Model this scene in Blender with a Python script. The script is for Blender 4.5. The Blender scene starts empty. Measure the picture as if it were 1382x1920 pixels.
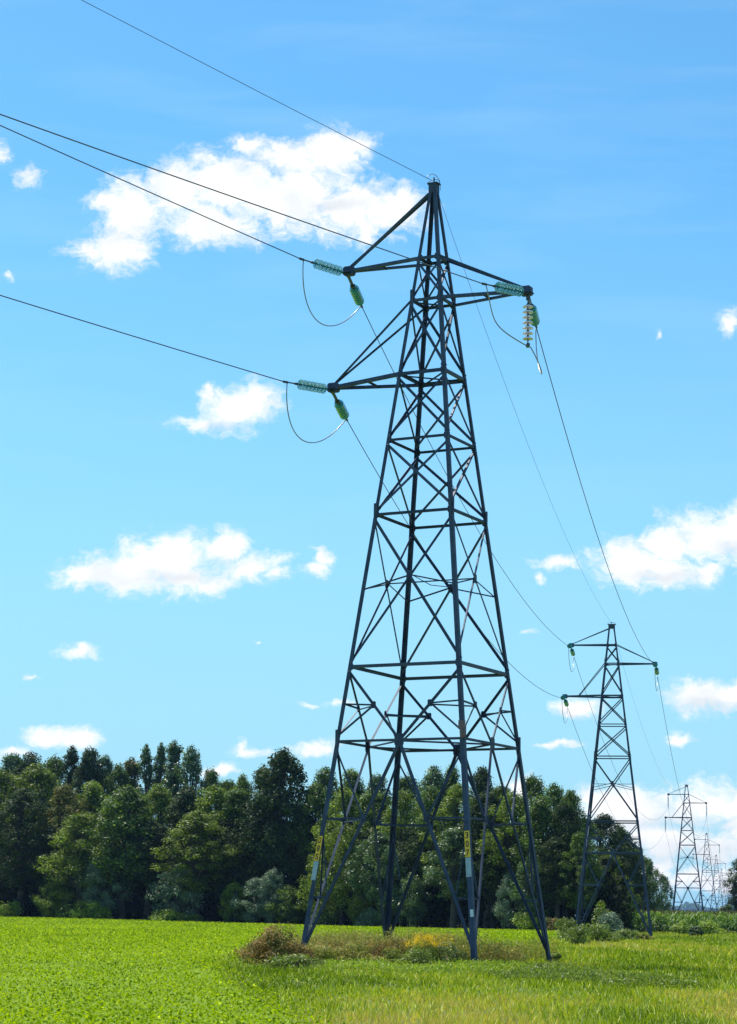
import bpy, math, random
import numpy as np
from mathutils import Vector, Matrix, Quaternion
R = math.radians
sc = bpy.context.scene
col = sc.collection
rng = np.random.default_rng(7)
random.seed(7)

# ------------------------------------------------------------------ camera
EYE = 1.2           # eye height, metres
S = 5.6             # metres per fitted unit
FPX, PITCH, ROLL = 4008.93, 0.18586, 0.01407
cp, sp = math.cos(PITCH), math.sin(PITCH)
F0 = Vector((0, cp, sp)); U0 = Vector((0, -sp, cp)); R0 = Vector((1, 0, 0))
AX = R0*math.cos(ROLL) + U0*math.sin(ROLL)
AY = -R0*math.sin(ROLL) + U0*math.cos(ROLL)
cam = bpy.data.cameras.new('camera')
camo = bpy.data.objects.new('camera', cam); col.objects.link(camo)
cam.sensor_fit = 'VERTICAL'; cam.sensor_height = 36; cam.sensor_width = 36
cam.lens = FPX/1920*36
cam.clip_start = 0.5; cam.clip_end = 30000
M = Matrix((AX, AY, -F0)).transposed().to_4x4(); M.translation = (0, 0, EYE)
camo.matrix_world = M
sc.camera = camo

def ray(px, py):
    d = F0 + AX*((px-691)/FPX) + AY*((960-py)/FPX)
    return d
def at(px, py, D):                       # point on the ray at depth y = D
    d = ray(px, py); k = D/d.y
    return Vector((d.x*k, D, EYE+d.z*k))
def gno(px, py):
    d = ray(px, py); return d.x/d.y, d.z/d.y

def sstep(a, b, x):
    t = np.clip((x-a)/(b-a), 0, 1); return t*t*(3-2*t)
def gz(x, y):                            # height of the ground
    return .33*sstep(100, 205, y)*sstep(0, 1, (8-x)/43)

# ------------------------------------------------------------------ tagging
def tag(o, label=None, cat=None, group=None, kind=None):
    if label: o['label'] = label
    if cat: o['category'] = cat
    if group: o['group'] = group
    if kind: o['kind'] = kind
    return o
def link(name, me, parent=None, loc=None):
    o = bpy.data.objects.new(name, me); col.objects.link(o)
    if parent: o.parent = parent
    if loc is not None: o.location = loc
    return o
def empty(name, loc=(0, 0, 0), rz=0):
    o = bpy.data.objects.new(name, None); col.objects.link(o)
    o.location = loc; o.rotation_euler = (0, 0, rz); o.empty_display_size = .3
    return o
def copy_tree(o, parent=None):
    c = o.copy(); col.objects.link(c)
    if parent: c.parent = parent
    for ch in list(o.children): copy_tree(ch, c)
    return c

# ------------------------------------------------------------------ materials
def newmat(name):
    m = bpy.data.materials.new(name); m.use_nodes = True
    nt = m.node_tree; nt.nodes.clear()
    out = nt.nodes.new('ShaderNodeOutputMaterial')
    return m, nt, out
def N(nt, t, **kw):
    n = nt.nodes.new(t)
    for k, v in kw.items():
        if k in n.inputs: n.inputs[k].default_value = v
        else: setattr(n, k, v)
    return n
def ramp(nt, stops):
    r = nt.nodes.new('ShaderNodeValToRGB'); e = r.color_ramp.elements
    while len(e) < len(stops): e.new(.5)
    for i, (p, c) in enumerate(stops):
        e[i].position = p; e[i].color = (*c, 1)
    return r
def steel(name, c1, c2, rough=.5, metal=.35):
    m, nt, out = newmat(name)
    tc = N(nt, 'ShaderNodeTexCoord')
    n = N(nt, 'ShaderNodeTexNoise', Scale=3.0, Detail=8.0, Roughness=.65)
    nt.links.new(tc.outputs['Object'], n.inputs['Vector'])
    r = ramp(nt, [(.35, c1), (.65, c2)])
    n3 = N(nt, 'ShaderNodeTexNoise', Scale=14.0, Detail=6.0, Roughness=.7); nt.links.new(tc.outputs['Object'], n3.inputs['Vector'])
    oi = nt.nodes.new('ShaderNodeObjectInfo')
    s1 = N(nt, 'ShaderNodeMath', operation='MULTIPLY_ADD'); s1.inputs[1].default_value = .30; s1.inputs[2].default_value = -.15
    nt.links.new(oi.outputs['Random'], s1.inputs[0])
    s2 = N(nt, 'ShaderNodeMath', operation='ADD'); nt.links.new(n.outputs['Fac'], s2.inputs[0]); nt.links.new(s1.outputs[0], s2.inputs[1])
    nt.links.new(s2.outputs[0], r.inputs[0])
    ru = ramp(nt, [(.66, (0, 0, 0)), (.80, (1, 1, 1))]); nt.links.new(n3.outputs['Fac'], ru.inputs[0])
    mx = N(nt, 'ShaderNodeMix', data_type='RGBA'); mx.inputs[7].default_value = (.060, .046, .044, 1)
    nt.links.new(ru.outputs[0], mx.inputs[0]); nt.links.new(r.outputs[0], mx.inputs[6])
    b = N(nt, 'ShaderNodeBsdfPrincipled', Roughness=rough, Metallic=metal)
    b.inputs['Specular IOR Level'].default_value = .3
    nt.links.new(mx.outputs[2], b.inputs['Base Color'])
    nt.links.new(b.outputs[0], out.inputs[0])
    return m
def plain(name, c, rough=.5, metal=0.0, noise=.12, scale=12):
    m, nt, out = newmat(name)
    tc = N(nt, 'ShaderNodeTexCoord')
    n = N(nt, 'ShaderNodeTexNoise', Scale=float(scale), Detail=5.0)
    nt.links.new(tc.outputs['Object'], n.inputs['Vector'])
    c1 = tuple(x*(1-noise) for x in c); c2 = tuple(min(1, x*(1+noise)) for x in c)
    r = ramp(nt, [(.3, c1), (.7, c2)])
    nt.links.new(n.outputs['Fac'], r.inputs[0])
    b = N(nt, 'ShaderNodeBsdfPrincipled', Roughness=rough, Metallic=metal)
    nt.links.new(r.outputs[0], b.inputs['Base Color'])
    nt.links.new(b.outputs[0], out.inputs[0])
    return m
def foliage(name, stops, trans=.35, rough=.5, spec=.35, tcol=(1.25, 1.35, .6)):
    m, nt, out = newmat(name)
    a = N(nt, 'ShaderNodeAttribute', attribute_name='tint')
    r = ramp(nt, stops)
    nt.links.new(a.outputs['Fac'], r.inputs[0])
    b = N(nt, 'ShaderNodeBsdfPrincipled', Roughness=rough)
    b.inputs['Specular IOR Level'].default_value = spec
    nt.links.new(r.outputs[0], b.inputs['Base Color'])
    t = N(nt, 'ShaderNodeBsdfTranslucent')
    mx = N(nt, 'ShaderNodeMix', data_type='RGBA', blend_type='MULTIPLY')
    mx.inputs[0].default_value = 1; mx.inputs[7].default_value = (*tcol, 1)
    nt.links.new(r.outputs[0], mx.inputs[6]); nt.links.new(mx.outputs[2], t.inputs['Color'])
    s = N(nt, 'ShaderNodeMixShader'); s.inputs[0].default_value = trans
    nt.links.new(b.outputs[0], s.inputs[1]); nt.links.new(t.outputs[0], s.inputs[2])
    nt.links.new(s.outputs[0], out.inputs[0])
    return m

MAT = {}
MAT['steel'] = steel('galvanised_steel', (.022, .036, .075), (.050, .074, .130), .60, .1)
MAT['steel_old'] = steel('dull_steel', (.06, .07, .09), (.10, .12, .15), .6, .25)
MAT['hardware'] = plain('forged_fitting', (.07, .075, .085), .45, .6)
MAT['cable'] = plain('aluminium_cable', (.10, .11, .12), .45, .5)
MAT['jumper'] = plain('jumper_cable', (.28, .29, .30), .35, .7)
MAT['yellow'] = plain('yellow_plate', (.90, .52, .01), .45)
MAT['black'] = plain('black_lettering', (.012, .012, .012), .5)
MAT['pale'] = plain('pale_plate', (.34, .42, .46), .4)
MAT['white'] = plain('white_notice', (.62, .70, .70), .4)
MAT['concrete'] = plain('weathered_concrete', (.32, .31, .28), .85, 0, .25, 8)
MAT['rust'] = plain('weathered_plastic', (.16, .10, .11), .6)
MAT['bark'] = plain('bark', (.055, .045, .035), .9, 0, .35, 3)
MAT['stem'] = plain('dry_stem', (.12, .09, .04), .9, 0, .3, 20)
def glass(name, c, tr):
    m, nt, out = newmat(name)
    b = N(nt, 'ShaderNodeBsdfPrincipled', Roughness=.06, IOR=1.5)
    b.inputs['Base Color'].default_value = (*c, 1)
    b.inputs['Transmission Weight'].default_value = tr
    nt.links.new(b.outputs[0], out.inputs[0]); return m
MAT['glass'] = glass('green_glass', (.008, .34, .36), .36)
MAT['clear'] = glass('clear_glass', (.93, .84, 1.0), .12)

# ------------------------------------------------------------------ mesh tools
def mesh_np(name, V, Fq, mat, tint=None, smooth=False):
    V = np.asarray(V, np.float32); Fq = np.asarray(Fq, np.int32)
    me = bpy.data.meshes.new(name); k = Fq.shape[1]
    me.vertices.add(len(V)); me.vertices.foreach_set('co', V.ravel())
    me.loops.add(Fq.size); me.loops.foreach_set('vertex_index', Fq.ravel())
    me.polygons.add(len(Fq)); me.polygons.foreach_set('loop_start', np.arange(0, Fq.size, k, dtype=np.int32))
    me.update(calc_edges=True)
    if tint is not None:
        a = me.attributes.new('tint', 'FLOAT', 'FACE'); a.data.foreach_set('value', np.asarray(tint, np.float32))
    for mm in (mat if isinstance(mat, (list, tuple)) else [mat]): me.materials.append(mm)
    if smooth: me.polygons.foreach_set('use_smooth', np.ones(len(Fq), bool))
    return me
def leafs(c, s, up=.3, asp=.6, r=rng, nrm=None):
    n = len(c); s = np.broadcast_to(s, (n,))[:, None]
    nn = r.normal(size=(n, 3)) if nrm is None else nrm + r.normal(size=(n, 3))*.45
    nn[:, 2] = nn[:, 2] + up*2
    nn /= np.linalg.norm(nn, axis=1, keepdims=True)
    a = np.cross(nn, r.normal(size=(n, 3))); a /= np.linalg.norm(a, axis=1, keepdims=True)+1e-9
    b = np.cross(nn, a)
    V = np.stack([c-a*s*.5, c+b*s*.5*asp+a*s*.06, c+a*s*.5+nn*s*.12, c-b*s*.5*asp+a*s*.06], 1).reshape(-1, 3)
    return V, np.arange(4*n).reshape(-1, 4)
def blades(p, h, w, lean, r=rng):
    """upright grass blades: quads narrowing to the tip"""
    n = len(p); h = np.broadcast_to(h, (n,)); w = np.broadcast_to(w, (n,))
    th = r.uniform(0, 2*np.pi, n); d = np.stack([np.cos(th), np.sin(th), 0*th], 1)
    ph = r.uniform(0, 2*np.pi, n); L = np.stack([np.cos(ph), np.sin(ph), 0*ph], 1)*(lean*h*r.uniform(.2, 1, n))[:, None]
    up = np.stack([0*h, 0*h, h], 1)
    V = np.stack([p-d*w[:, None]/2, p+d*w[:, None]/2, p+up+L+d*w[:, None]*.12, p+up+L-d*w[:, None]*.12], 1).reshape(-1, 3)
    return V, np.arange(4*n).reshape(-1, 4)

class MB:
    """collects prisms, tubes and boxes into one mesh"""
    def __init__(s): s.v = []; s.f = []; s.m = []
    def add(s, V, Fs, mi=0):
        k = len(s.v); s.v += [tuple(x) for x in V]; s.f += [tuple(i+k for i in f) for f in Fs]; s.m += [mi]*len(Fs)
    def prism(s, p0, p1, sec, mi=0):
        n = len(sec[0]); V = [p0+q for q in sec[0]]+[p1+q for q in sec[1]]
        Fs = [(i, (i+1) % n, n+(i+1) % n, n+i) for i in range(n)]
        Fs += [tuple(range(n-1, -1, -1)), tuple(range(n, 2*n))]
        s.add(V, Fs, mi)
    def angle(s, p0, p1, size, t, out, off=0.0, side=1):
        """steel angle on a lattice face; out = outward normal of the face"""
        p0 = Vector(p0); p1 = Vector(p1); ax = (p1-p0).normalized()
        out = Vector(out); out = (out-ax*out.dot(ax)).normalized()
        a = ax.cross(out).normalized()*side; b = -out
        o = b*off - a*size/2
        q = [(0, 0), (size, 0), (size, t), (t, t), (t, size), (0, size)]
        sec = [o+a*x+b*y for x, y in q]
        s.prism(p0, p1, (sec, sec))
    def lsec(s, p0, p1, a, b, size0, size1, t):
        """corner angle (tower leg): flanges run along a and b from the corner line"""
        def sec(z): return [a*x+b*y for x, y in [(0, 0), (z, 0), (z, t), (t, t), (t, z), (0, z)]]
        s.prism(Vector(p0), Vector(p1), (sec(size0), sec(size1)))
    def tube(s, pts, rad, n=6, mi=0):
        pts = [Vector(p) for p in pts]; rad = rad if hasattr(rad, '__len__') else [rad]*len(pts)
        V = []; ref = Vector((0, 0, 1))
        for i, p in enumerate(pts):
            d = (pts[min(i+1, len(pts)-1)]-pts[max(i-1, 0)]).normalized()
            rf = ref if abs(d.dot(ref)) < .95 else Vector((1, 0, 0))
            u = d.cross(rf).normalized(); w = d.cross(u)
            V += [p+(u*math.cos(2*math.pi*j/n)+w*math.sin(2*math.pi*j/n))*rad[i] for j in range(n)]
        Fs = []
        for i in range(len(pts)-1):
            for j in range(n):
                Fs.append((i*n+j, i*n+(j+1) % n, (i+1)*n+(j+1) % n, (i+1)*n+j))
        Fs += [tuple(range(n-1, -1, -1)), tuple(range((len(pts)-1)*n, len(pts)*n))]
        s.add(V, Fs, mi)
    def slab(s, c, a, b, n, ha, hb, hn, mi=0):
        """box with half axes a*ha, b*hb, n*hn"""
        V = [c+a*ha*i+b*hb*j+n*hn*k for k in (-1, 1) for j in (-1, 1) for i in (-1, 1)]
        s.add(V, [(0, 2, 3, 1), (4, 5, 7, 6), (0, 1, 5, 4), (2, 6, 7, 3), (0, 4, 6, 2), (1, 3, 7, 5)], mi)
    def plate(s, c, n, up, w, h, t, cut=.3):
        """gusset plate: octagon-ish polygon with thickness"""
        n = Vector(n).normalized(); up = Vector(up); up = (up-n*up.dot(n)).normalized(); a = up.cross(n)
        q = [(-w, -h*(1-cut)), (-w*(1-cut), -h), (w*(1-cut), -h), (w, -h*(1-cut)), (w, h*(1-cut)), (w*(1-cut), h), (-w*(1-cut), h), (-w, h*(1-cut))]
        sec = [a*x+up*y for x, y in q]
        s.prism(c-n*t/2, c+n*t/2, (sec, sec))
    def lathe(s, prof, n=20, mi=0, z0=0.0):
        V = []
        for r_, z in prof: V += [Vector((r_*math.cos(2*math.pi*j/n), r_*math.sin(2*math.pi*j/n), z+z0)) for j in range(n)]
        Fs = []
        for i in range(len(prof)-1):
            for j in range(n): Fs.append((i*n+j, i*n+(j+1) % n, (i+1)*n+(j+1) % n, (i+1)*n+j))
        s.add(V, Fs, mi)
    def mesh(s, name, mats, smooth=False):
        me = bpy.data.meshes.new(name); me.from_pydata([tuple(v) for v in s.v], [], s.f)
        for mm in (mats if isinstance(mats, (list, tuple)) else [mats]): me.materials.append(mm)
        me.polygons.foreach_set('material_index', s.m)
        if smooth: me.polygons.foreach_set('use_smooth', [True]*len(s.f))
        me.update(); return me
    def build(s, name, mats, parent=None, smooth=False):
        return link(name, s.mesh(name, mats, smooth), parent)

# ------------------------------------------------------------------ pylons
Z = {1: 3.1333, 2: 2.9165, 3: 2.546, 4: 2.2163, 5: 1.8518, 6: 1.4919, 7: 1.1263, 8: .952, 9: .7785, 10: .4251, 11: .0723}
for k_ in Z: Z[k_] = Z[k_]*S + EYE
ZB = -.25
W0, KS = .41210*S, .11305
def half(z): return W0 - KS*(z-EYE)
ARM = (.46934*S, .49673*S, .54565*S)
SG = {'A': (-1, -1), 'B': (-1, 1), 'C': (1, -1), 'D': (1, 1)}
FACES = {'AC': (0, -1), 'BD': (0, 1), 'AB': (-1, 0), 'CD': (1, 0)}
def cn(n, z):
    w = half(z); return Vector((SG[n][0]*w, SG[n][1]*w, z))

def pylon(root, style):
    """style: 'strain_near', 'strain', 'suspension'"""
    st = MAT['steel']
    near = style == 'strain_near'
    top = (3.515 if near else 3.365)*S + EYE
    # legs
    for n, (a, b) in SG.items():
        mb = MB(); A = Vector((-a, 0, 0)); B = Vector((0, -b, 0))
        segs = [(ZB, Z[9], .125, .013), (Z[9], Z[5], .112, .012), (Z[5], Z[2], .10, .011), (Z[2], top, .092, .010)]
        for i, (z0, z1, s_, t_) in enumerate(segs):
            mb.lsec(cn(n, z0), cn(n, z1), A, B, s_, s_, t_)
            if i:   # splice plates where the leg sections join
                c = cn(n, z0); o = Vector((a, b, 0)).normalized()
                for d, nn in ((A, Vector((0, b, 0))), (B, Vector((a, 0, 0)))):
                    mb.slab(c+d*.055+nn*.008, d, Vector((0, 0, 1)), nn, .042, .30, .007)
        mb.build('leg', st, root)
        if near or style == 'strain':
            f = MB(); f.lathe([(.0, .03), (.17, .03), (.18, .01), (.19, -.4), (0, -.4)], 14); o = f.build('footing', MAT['concrete'], root); o.location = cn(n, .0)
    def face_nodes(fc): return fc[0], fc[1], Vector((*FACES[fc], 0))
    # X braced panels
    def xpanel(fc, z0, z1, size, t=.008):
        p, q, nrm = face_nodes(fc); mb = MB()
        g = .1
        mb.angle(cn(p, z0-g), cn(q, z1+g), size, t, nrm, .020)
        mb.angle(cn(q, z0-g), cn(p, z1+g), size, t, nrm, .020+t+.003+ .03, -1)
        return mb
    for fc in FACES:
        thin = fc in ('AB', 'CD')
        s1 = .042 if thin else .056
        xpanel(fc, Z[1], Z[2], s1).build('cross_bracing', st, root)
        xpanel(fc, Z[2], Z[3], s1+.01).build('cross_bracing', st, root)
        xpanel(fc, Z[3], Z[4], s1+.01).build('cross_bracing', st, root)
        xpanel(fc, Z[4], Z[5], s1+.012).build('cross_bracing', st, root)
        mb = xpanel(fc, Z[5], Z[7], .038 if thin else .066)
        # struts from the crossing to the legs
        p, q, nrm = face_nodes(fc)
        w5, w7 = half(Z[5]), half(Z[7]); zx = Z[5]-(Z[5]-Z[7])*w5/(w5+w7)
        wx = half(zx); mid = nrm*wx + Vector((0, 0, zx))
        for e in (p, q): mb.angle(mid, cn(e, Z[6]), .036, .005, nrm, .075)
        mb.plate(mid-nrm*.03, nrm, (0, 0, 1), .08, .12, .012)
        mb.build('cross_bracing', st, root)
        # V panel between ring 7 and ring 9 with its redundant members
        mb = MB(); w9 = half(Z[9]); m9 = nrm*w9 + Vector((0, 0, Z[9]))
        for e in (p, q):
            c7, c9 = cn(e, Z[7]-.1), cn(e, Z[9])
            mb.angle(c7, m9, .060, .007, nrm, .022)
            md = (c7+m9)/2; lg = cn(e, Z[8])
            mb.angle(md, lg, .042, .005, nrm, .038)
            mb.angle(md, c9+Vector((0, 0, .12)), .042, .005, nrm, .048)
            mb.plate(md-nrm*.03, nrm, (0, 0, 1), .07, .09, .01)
        mb.plate(m9-nrm*.015, nrm, (0, 0, 1), .13, .16, .012)
        mb.build('inverted_bracing', st, root)
        # long splayed bracing between ring 9 and the feet
        mb = MB()
        for e in (p, q):
            foot = cn(e, .15); d = foot-m9
            mb.angle(m9-Vector((0, 0, .05)), foot, .068, .008, nrm, .022)
            def on(z): return m9+d*((z-m9.z)/d.z)
            n10, n11 = on(Z[10]), on(Z[11])
            mb.angle(n10, cn(e, Z[10]), .045, .005, nrm, .040)
            mb.angle(n11, cn(e, Z[11]), .042, .005, nrm, .040)
            mb.angle(n10, cn(e, Z[9]-.15), .046, .005, nrm, .052)
            mb.angle(n11, cn(e, Z[10]-.08), .032, .004, nrm, .052)
            mb.plate(n10-nrm*.03, nrm, (0, 0, 1), .08, .1, .01)
        mb.build('splayed_bracing', st, root)
    # horizontal rings
    for i, sz in ((1, .07), (2, .07), (3, .08), (4, .06), (5, .068), (7, .08), (9, .06)):
        mb = MB()
        for fc in FACES:
            p, q, nrm = face_nodes(fc)
            mb.angle(cn(p, Z[i]), cn(q, Z[i]), sz, .009, nrm, .004 + (.012 if nrm.x else 0), -1)
            if i not in (9,):
                for e in (p, q):
                    tv = (cn(q if e == p else p, Z[i])-cn(e, Z[i])).normalized()
                    mb.plate(cn(e, Z[i])+tv*.07-nrm*.017, nrm, (0, 0, 1), .07, .09, .006)
        mb.build('ring_frame', st, root)
    # plan bracing
    def mids(z): return {fc: Vector((*FACES[fc], 0))*(half(z)-.06)+Vector((0, 0, z)) for fc in FACES}
    mb = MB(); m_ = mids(Z[9]); UPV = Vector((0, 0, 1))
    for a, b in (('AC', 'AB'), ('AB', 'BD'), ('BD', 'CD'), ('CD', 'AC')): mb.angle(m_[a], m_[b], .046, .006, UPV, .0)
    mb.build('plan_bracing', st, root)
    mb = MB(); zx = Z[6]+.35; m_ = mids(zx)
    mb.angle(m_['AB'], m_['CD'], .03, .004, UPV, 0); mb.tube([m_['AC'], (m_['AC']+m_['BD'])/2-Vector((0, 0, .12)), m_['BD']], .012, 5)
    mb.build('plan_bracing', st, root)
    for n in SG:   # small triangles tying the redundant nodes of neighbouring faces
        for z, zz in ((Z[8], 0), (Z[10], 1)):
            pts = []
            for fc in FACES:
                if n in fc:
                    nrm = Vector((*FACES[fc], 0)); m9 = nrm*half(Z[9])+Vector((0, 0, Z[9]))
                    if zz == 0: pts.append((cn(n, Z[7]-.1)+m9)/2)
                    else:
                        d = cn(n, .15)-m9; pts.append(m9+d*((z-m9.z)/d.z))
            mb = MB(); mb.angle(pts[0], pts[1], .036, .005, UPV, .02); mb.build('plan_tie', st, root)
    for i in (2, 3):
        mb = MB(); mb.angle(cn('A', Z[i]), cn('D', Z[i]), .034, .005, UPV, .03); mb.angle(cn('B', Z[i]), cn('C', Z[i]), .034, .005, UPV, .05)
        mb.build('plan_bracing', st, root)
    # crossarms: side, ring of bottom chords, ring of the ties above
    for j, (sd, i, tie) in enumerate(((-1, 1, top-.25), (1, 2, Z[1]), (-1, 3, Z[2]))):
        L = ARM[j]; tip = Vector((sd*L, 0, Z[i])); ends = 'AB' if sd < 0 else 'CD'
        mb = MB()
        for e in ends:
            sgn = SG[e][1]; nrm = Vector((0, sgn, 0))
            mb.angle(cn(e, Z[i]), tip+Vector((0, sgn*.05, 0)), .085 if j < 2 else .10, .01, nrm, .0, 1 if sd*sgn > 0 else -1)
            if j == 2:
                far = cn('C' if e == 'A' else 'D', Z[i]+.0)
                mb.angle(cn(e, Z[i]-.015), far-Vector((0, 0, .015)), .10, .01, nrm, -.012, 1 if sd*sgn > 0 else -1)
        # cross struts in the arm
        for fr in ((.45,) if j == 2 else (.5,)):
            a_, b_ = [cn(e, Z[i]).lerp(tip, fr) for e in ends]; mb.angle(a_, b_, .05, .006, UPV, .01)
        arm = mb.build('crossarm', st, root)
        for e in ends:
            tb = MB(); sgn = SG[e][1]; nrm = Vector((0, sgn, 0))
            fr = 1.0 if (near or j < 2) else .6
            en = tip.copy() if fr == 1 else cn(e, Z[i]).lerp(tip, fr)
            tb.angle(cn(e, tie), en+Vector((0, sgn*.035, .04)), .064 if near and j != 2 else .045, .007, nrm, .02)
            tb.build('arm_tie', st, arm)
        pb = MB()
        pb.plate(tip-Vector((sd*.05, 0, 0)), (0, 1, 0), (0, 0, 1), .16, .13, .16)
        pb.plate(tip-Vector((0, 0, .05)), (0, 0, 1), (1, 0, 0), .17, .13, .02)
        pb.tube([tip+Vector((sd*.05, -.16, -.07)), tip+Vector((sd*.05, .16, -.07))], .03, 8)
        pb.build('tip_plate', st, arm)
    # peak
    mb = MB(); w = half(top); c = Vector((0, 0, top))
    mb.slab(c-Vector((0, 0, .1)), Vector((1, 0, 0)), Vector((0, 1, 0)), UPV, w+.03, w+.03, .12)
    mb.slab(c+Vector((0, 0, .03)), Vector((1, 0, 0)), Vector((0, 1, 0)), UPV, w+.07, w+.05, .012)
    mb.tube([c+Vector((-w-.1, 0, .02)), c+Vector((-w-.08, 0, .12)), c+Vector((0, 0, .16)), c+Vector((w+.08, 0, .12)), c+Vector((w+.1, 0, .0))], .012, 5)
    mb.tube([c, c+Vector((0, 0, .22))], .02, 6)
    mb.build('peak_cap', st, root)
    return top

BASE = {1: ((.2983, 10.0, 0), -.46905), 2: ((2.8091, 24.350, -.0664), -.1408),
        3: ((8.2314, 55.016, -.0153), -.174), 4: ((13.571, 85.568, -.0451), -.174), 5: ((19.038, 116.87, .02), -.174)}
for i in range(6, 11): BASE[i] = ((19.038+5.45*(i-5), 116.87+31.3*(i-5), .0), -.174)
LAB = {1: 'nearest and tallest grey lattice pylon with yellow number plates, standing in brown weeds',
 2: 'second grey lattice pylon, strain type with green insulators on both sides, beside the wood corner',
 3: 'third lattice pylon, first with hanging insulator strings, rising behind the corn',
 4: 'fourth lattice pylon in the line, just right of and behind the first hanging string pylon',
 5: 'fifth lattice pylon in the line, small and pale above the far treeline',
 6: 'sixth lattice pylon in the line, thin and hazy in the distance',
 7: 'seventh lattice pylon in the line, faint and far away',
 8: 'eighth lattice pylon in the line, faint and nearly merged with its neighbours',
 9: 'ninth lattice pylon in the line, barely visible near the horizon',
 10: 'tenth and farthest lattice pylon in the line, tiny beside the edge tree'}
P = {}
def base_loc(i):
    (x, y, z), yaw = BASE[i]; return Vector((x*S, y*S, z*S)), yaw
TOPS = {}
for i in range(1, 4):
    loc, yaw = base_loc(i)
    r_ = empty('lattice_pylon', loc, yaw)
    TOPS[i] = pylon(r_, {1: 'strain_near', 2: 'strain', 3: 'suspension'}[i])
    P[i] = r_
for i in range(4, 11):
    loc, yaw = base_loc(i); c = copy_tree(P[3]); c.location = loc; c.rotation_euler = (0, 0, yaw); P[i] = c; TOPS[i] = TOPS[3]
for i in P: tag(P[i], LAB[i], 'pylon', 'pylons of the power line')
def wp(i, v):     # local point of pylon i in world space
    loc, yaw = base_loc(i); q = Matrix.Rotation(yaw, 3, 'Z') @ Vector(v); return loc+q
def tipw(i, j):
    sd, rg = ((-1, 1), (1, 2), (-1, 3))[j]
    return wp(i, (sd*ARM[j], 0, Z[rg]))

# plates on the nearest pylon (local frame of pylon 1, face AC looks towards -Y)
def text_mesh(txt, size, depth):
    cu = bpy.data.curves.new('t', 'FONT'); cu.body = txt; cu.size = size; cu.extrude = depth; cu.align_x = 'CENTER'; cu.align_y = 'CENTER'
    cu.space_line = 1.0; cu.offset = .02
    o = bpy.data.objects.new('t', cu); col.objects.link(o)
    bpy.context.view_layer.update()
    me = bpy.data.meshes.new_from_object(o.evaluated_get(bpy.context.evaluated_depsgraph_get()))
    bpy.data.objects.remove(o); return me
def legplate(n, z0, z1, w, txt=None, mat='pale', name='blank_plate', proud=.012, off=.02):
    c0, c1 = cn(n, z0), cn(n, z1); ax = (c1-c0).normalized()
    a = Vector((-SG[n][0], 0, 0)); a = (a-ax*a.dot(ax)).normalized()
    nr = Vector((0, -1, 0)); nr = a.cross(ax)
    if nr.y > 0: nr = -nr
    c = (c0+c1)/2 + a*(w/2-.012+ (off if n == 'A' else 0)) + nr*proud
    mb = MB(); mb.slab(c, a, ax, nr, w/2, (z1-z0)/2, .006)
    for s_ in (-1, 1): mb.slab(c+ax*s_*((z1-z0)/2-.03)+nr*.008, a, ax, nr, .008, .008, .004, 0)
    p = mb.build(name, MAT[mat], P[1])
    if txt:
        right = Vector((1, 0, 0)); right = (right-ax*right.dot(ax)-nr*right.dot(nr)).normalized()
        me = bpy.data.meshes.new('numerals'); V = []; Fs = []
        nch = len(txt); step = (z1-z0)/nch
        for k, ch in enumerate(txt):
            t = text_mesh(ch, 1, .0)
            xs = [v.co.x for v in t.vertices]; ys = [v.co.y for v in t.vertices]
            cx, cy = (min(xs)+max(xs))/2, (min(ys)+max(ys))/2; hh = max(ys)-min(ys); ww = max(xs)-min(xs)
            sy = step*.74/hh; sx = w*.62/ww
            cc = c+ax*((nch-1)/2-k)*step+nr*.0105
            k0 = len(V)
            for v in t.vertices: V.append(cc+right*(v.co.x-cx)*sx+ax*(v.co.y-cy)*sy)
            for pl in t.polygons: Fs.append([k0+q for q in pl.vertices])
        me.from_pydata([tuple(v) for v in V], [], Fs); me.materials.append(MAT['black'])
        link('numerals', me, p)
    return p
def zw(u): return u*S+EYE
tag(legplate('C', zw(.2516), zw(.3678), .135, '307', 'yellow', 'number_plate'), 'yellow plate reading 307')
tag(legplate('C', zw(.1662), zw(.2506), .14, None, 'pale'), 'pale blank plate below the number 307')
tag(legplate('A', zw(.2342), zw(.3473), .13, 'D8S', 'yellow', 'number_plate', off=-.01), 'yellow plate reading D8S')
tag(legplate('A', zw(.1481), zw(.2332), .135, None, 'pale', off=-.01), 'pale blank plate below the letters D8S')
pn = legplate('C', zw(-.0053), zw(.0265), .085, None, 'white', 'notice_plate')
tag(pn, 'small white notice plate')
mb = MB(); cc = cn('C', zw(.8716)); mb.slab(cc+Vector((.0, -.07, -.18)), Vector((1, 0, 0)), UPV if False else Vector((0, 0, 1)), Vector((0, 1, 0)), .075, .10, .05)
mb.lathe([(.0, -.16), (.04, -.155), (.07, -.09), (.08, 0), (.06, .08), (0, .09)], 12, 0)
mb.v[-6*12:] = [(v[0]+cc.x+.02, v[1]+cc.y-.06, v[2]+cc.z-.36) for v in mb.v[-6*12:]]
mb.build('marker_box', MAT['rust'], P[1])

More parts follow.
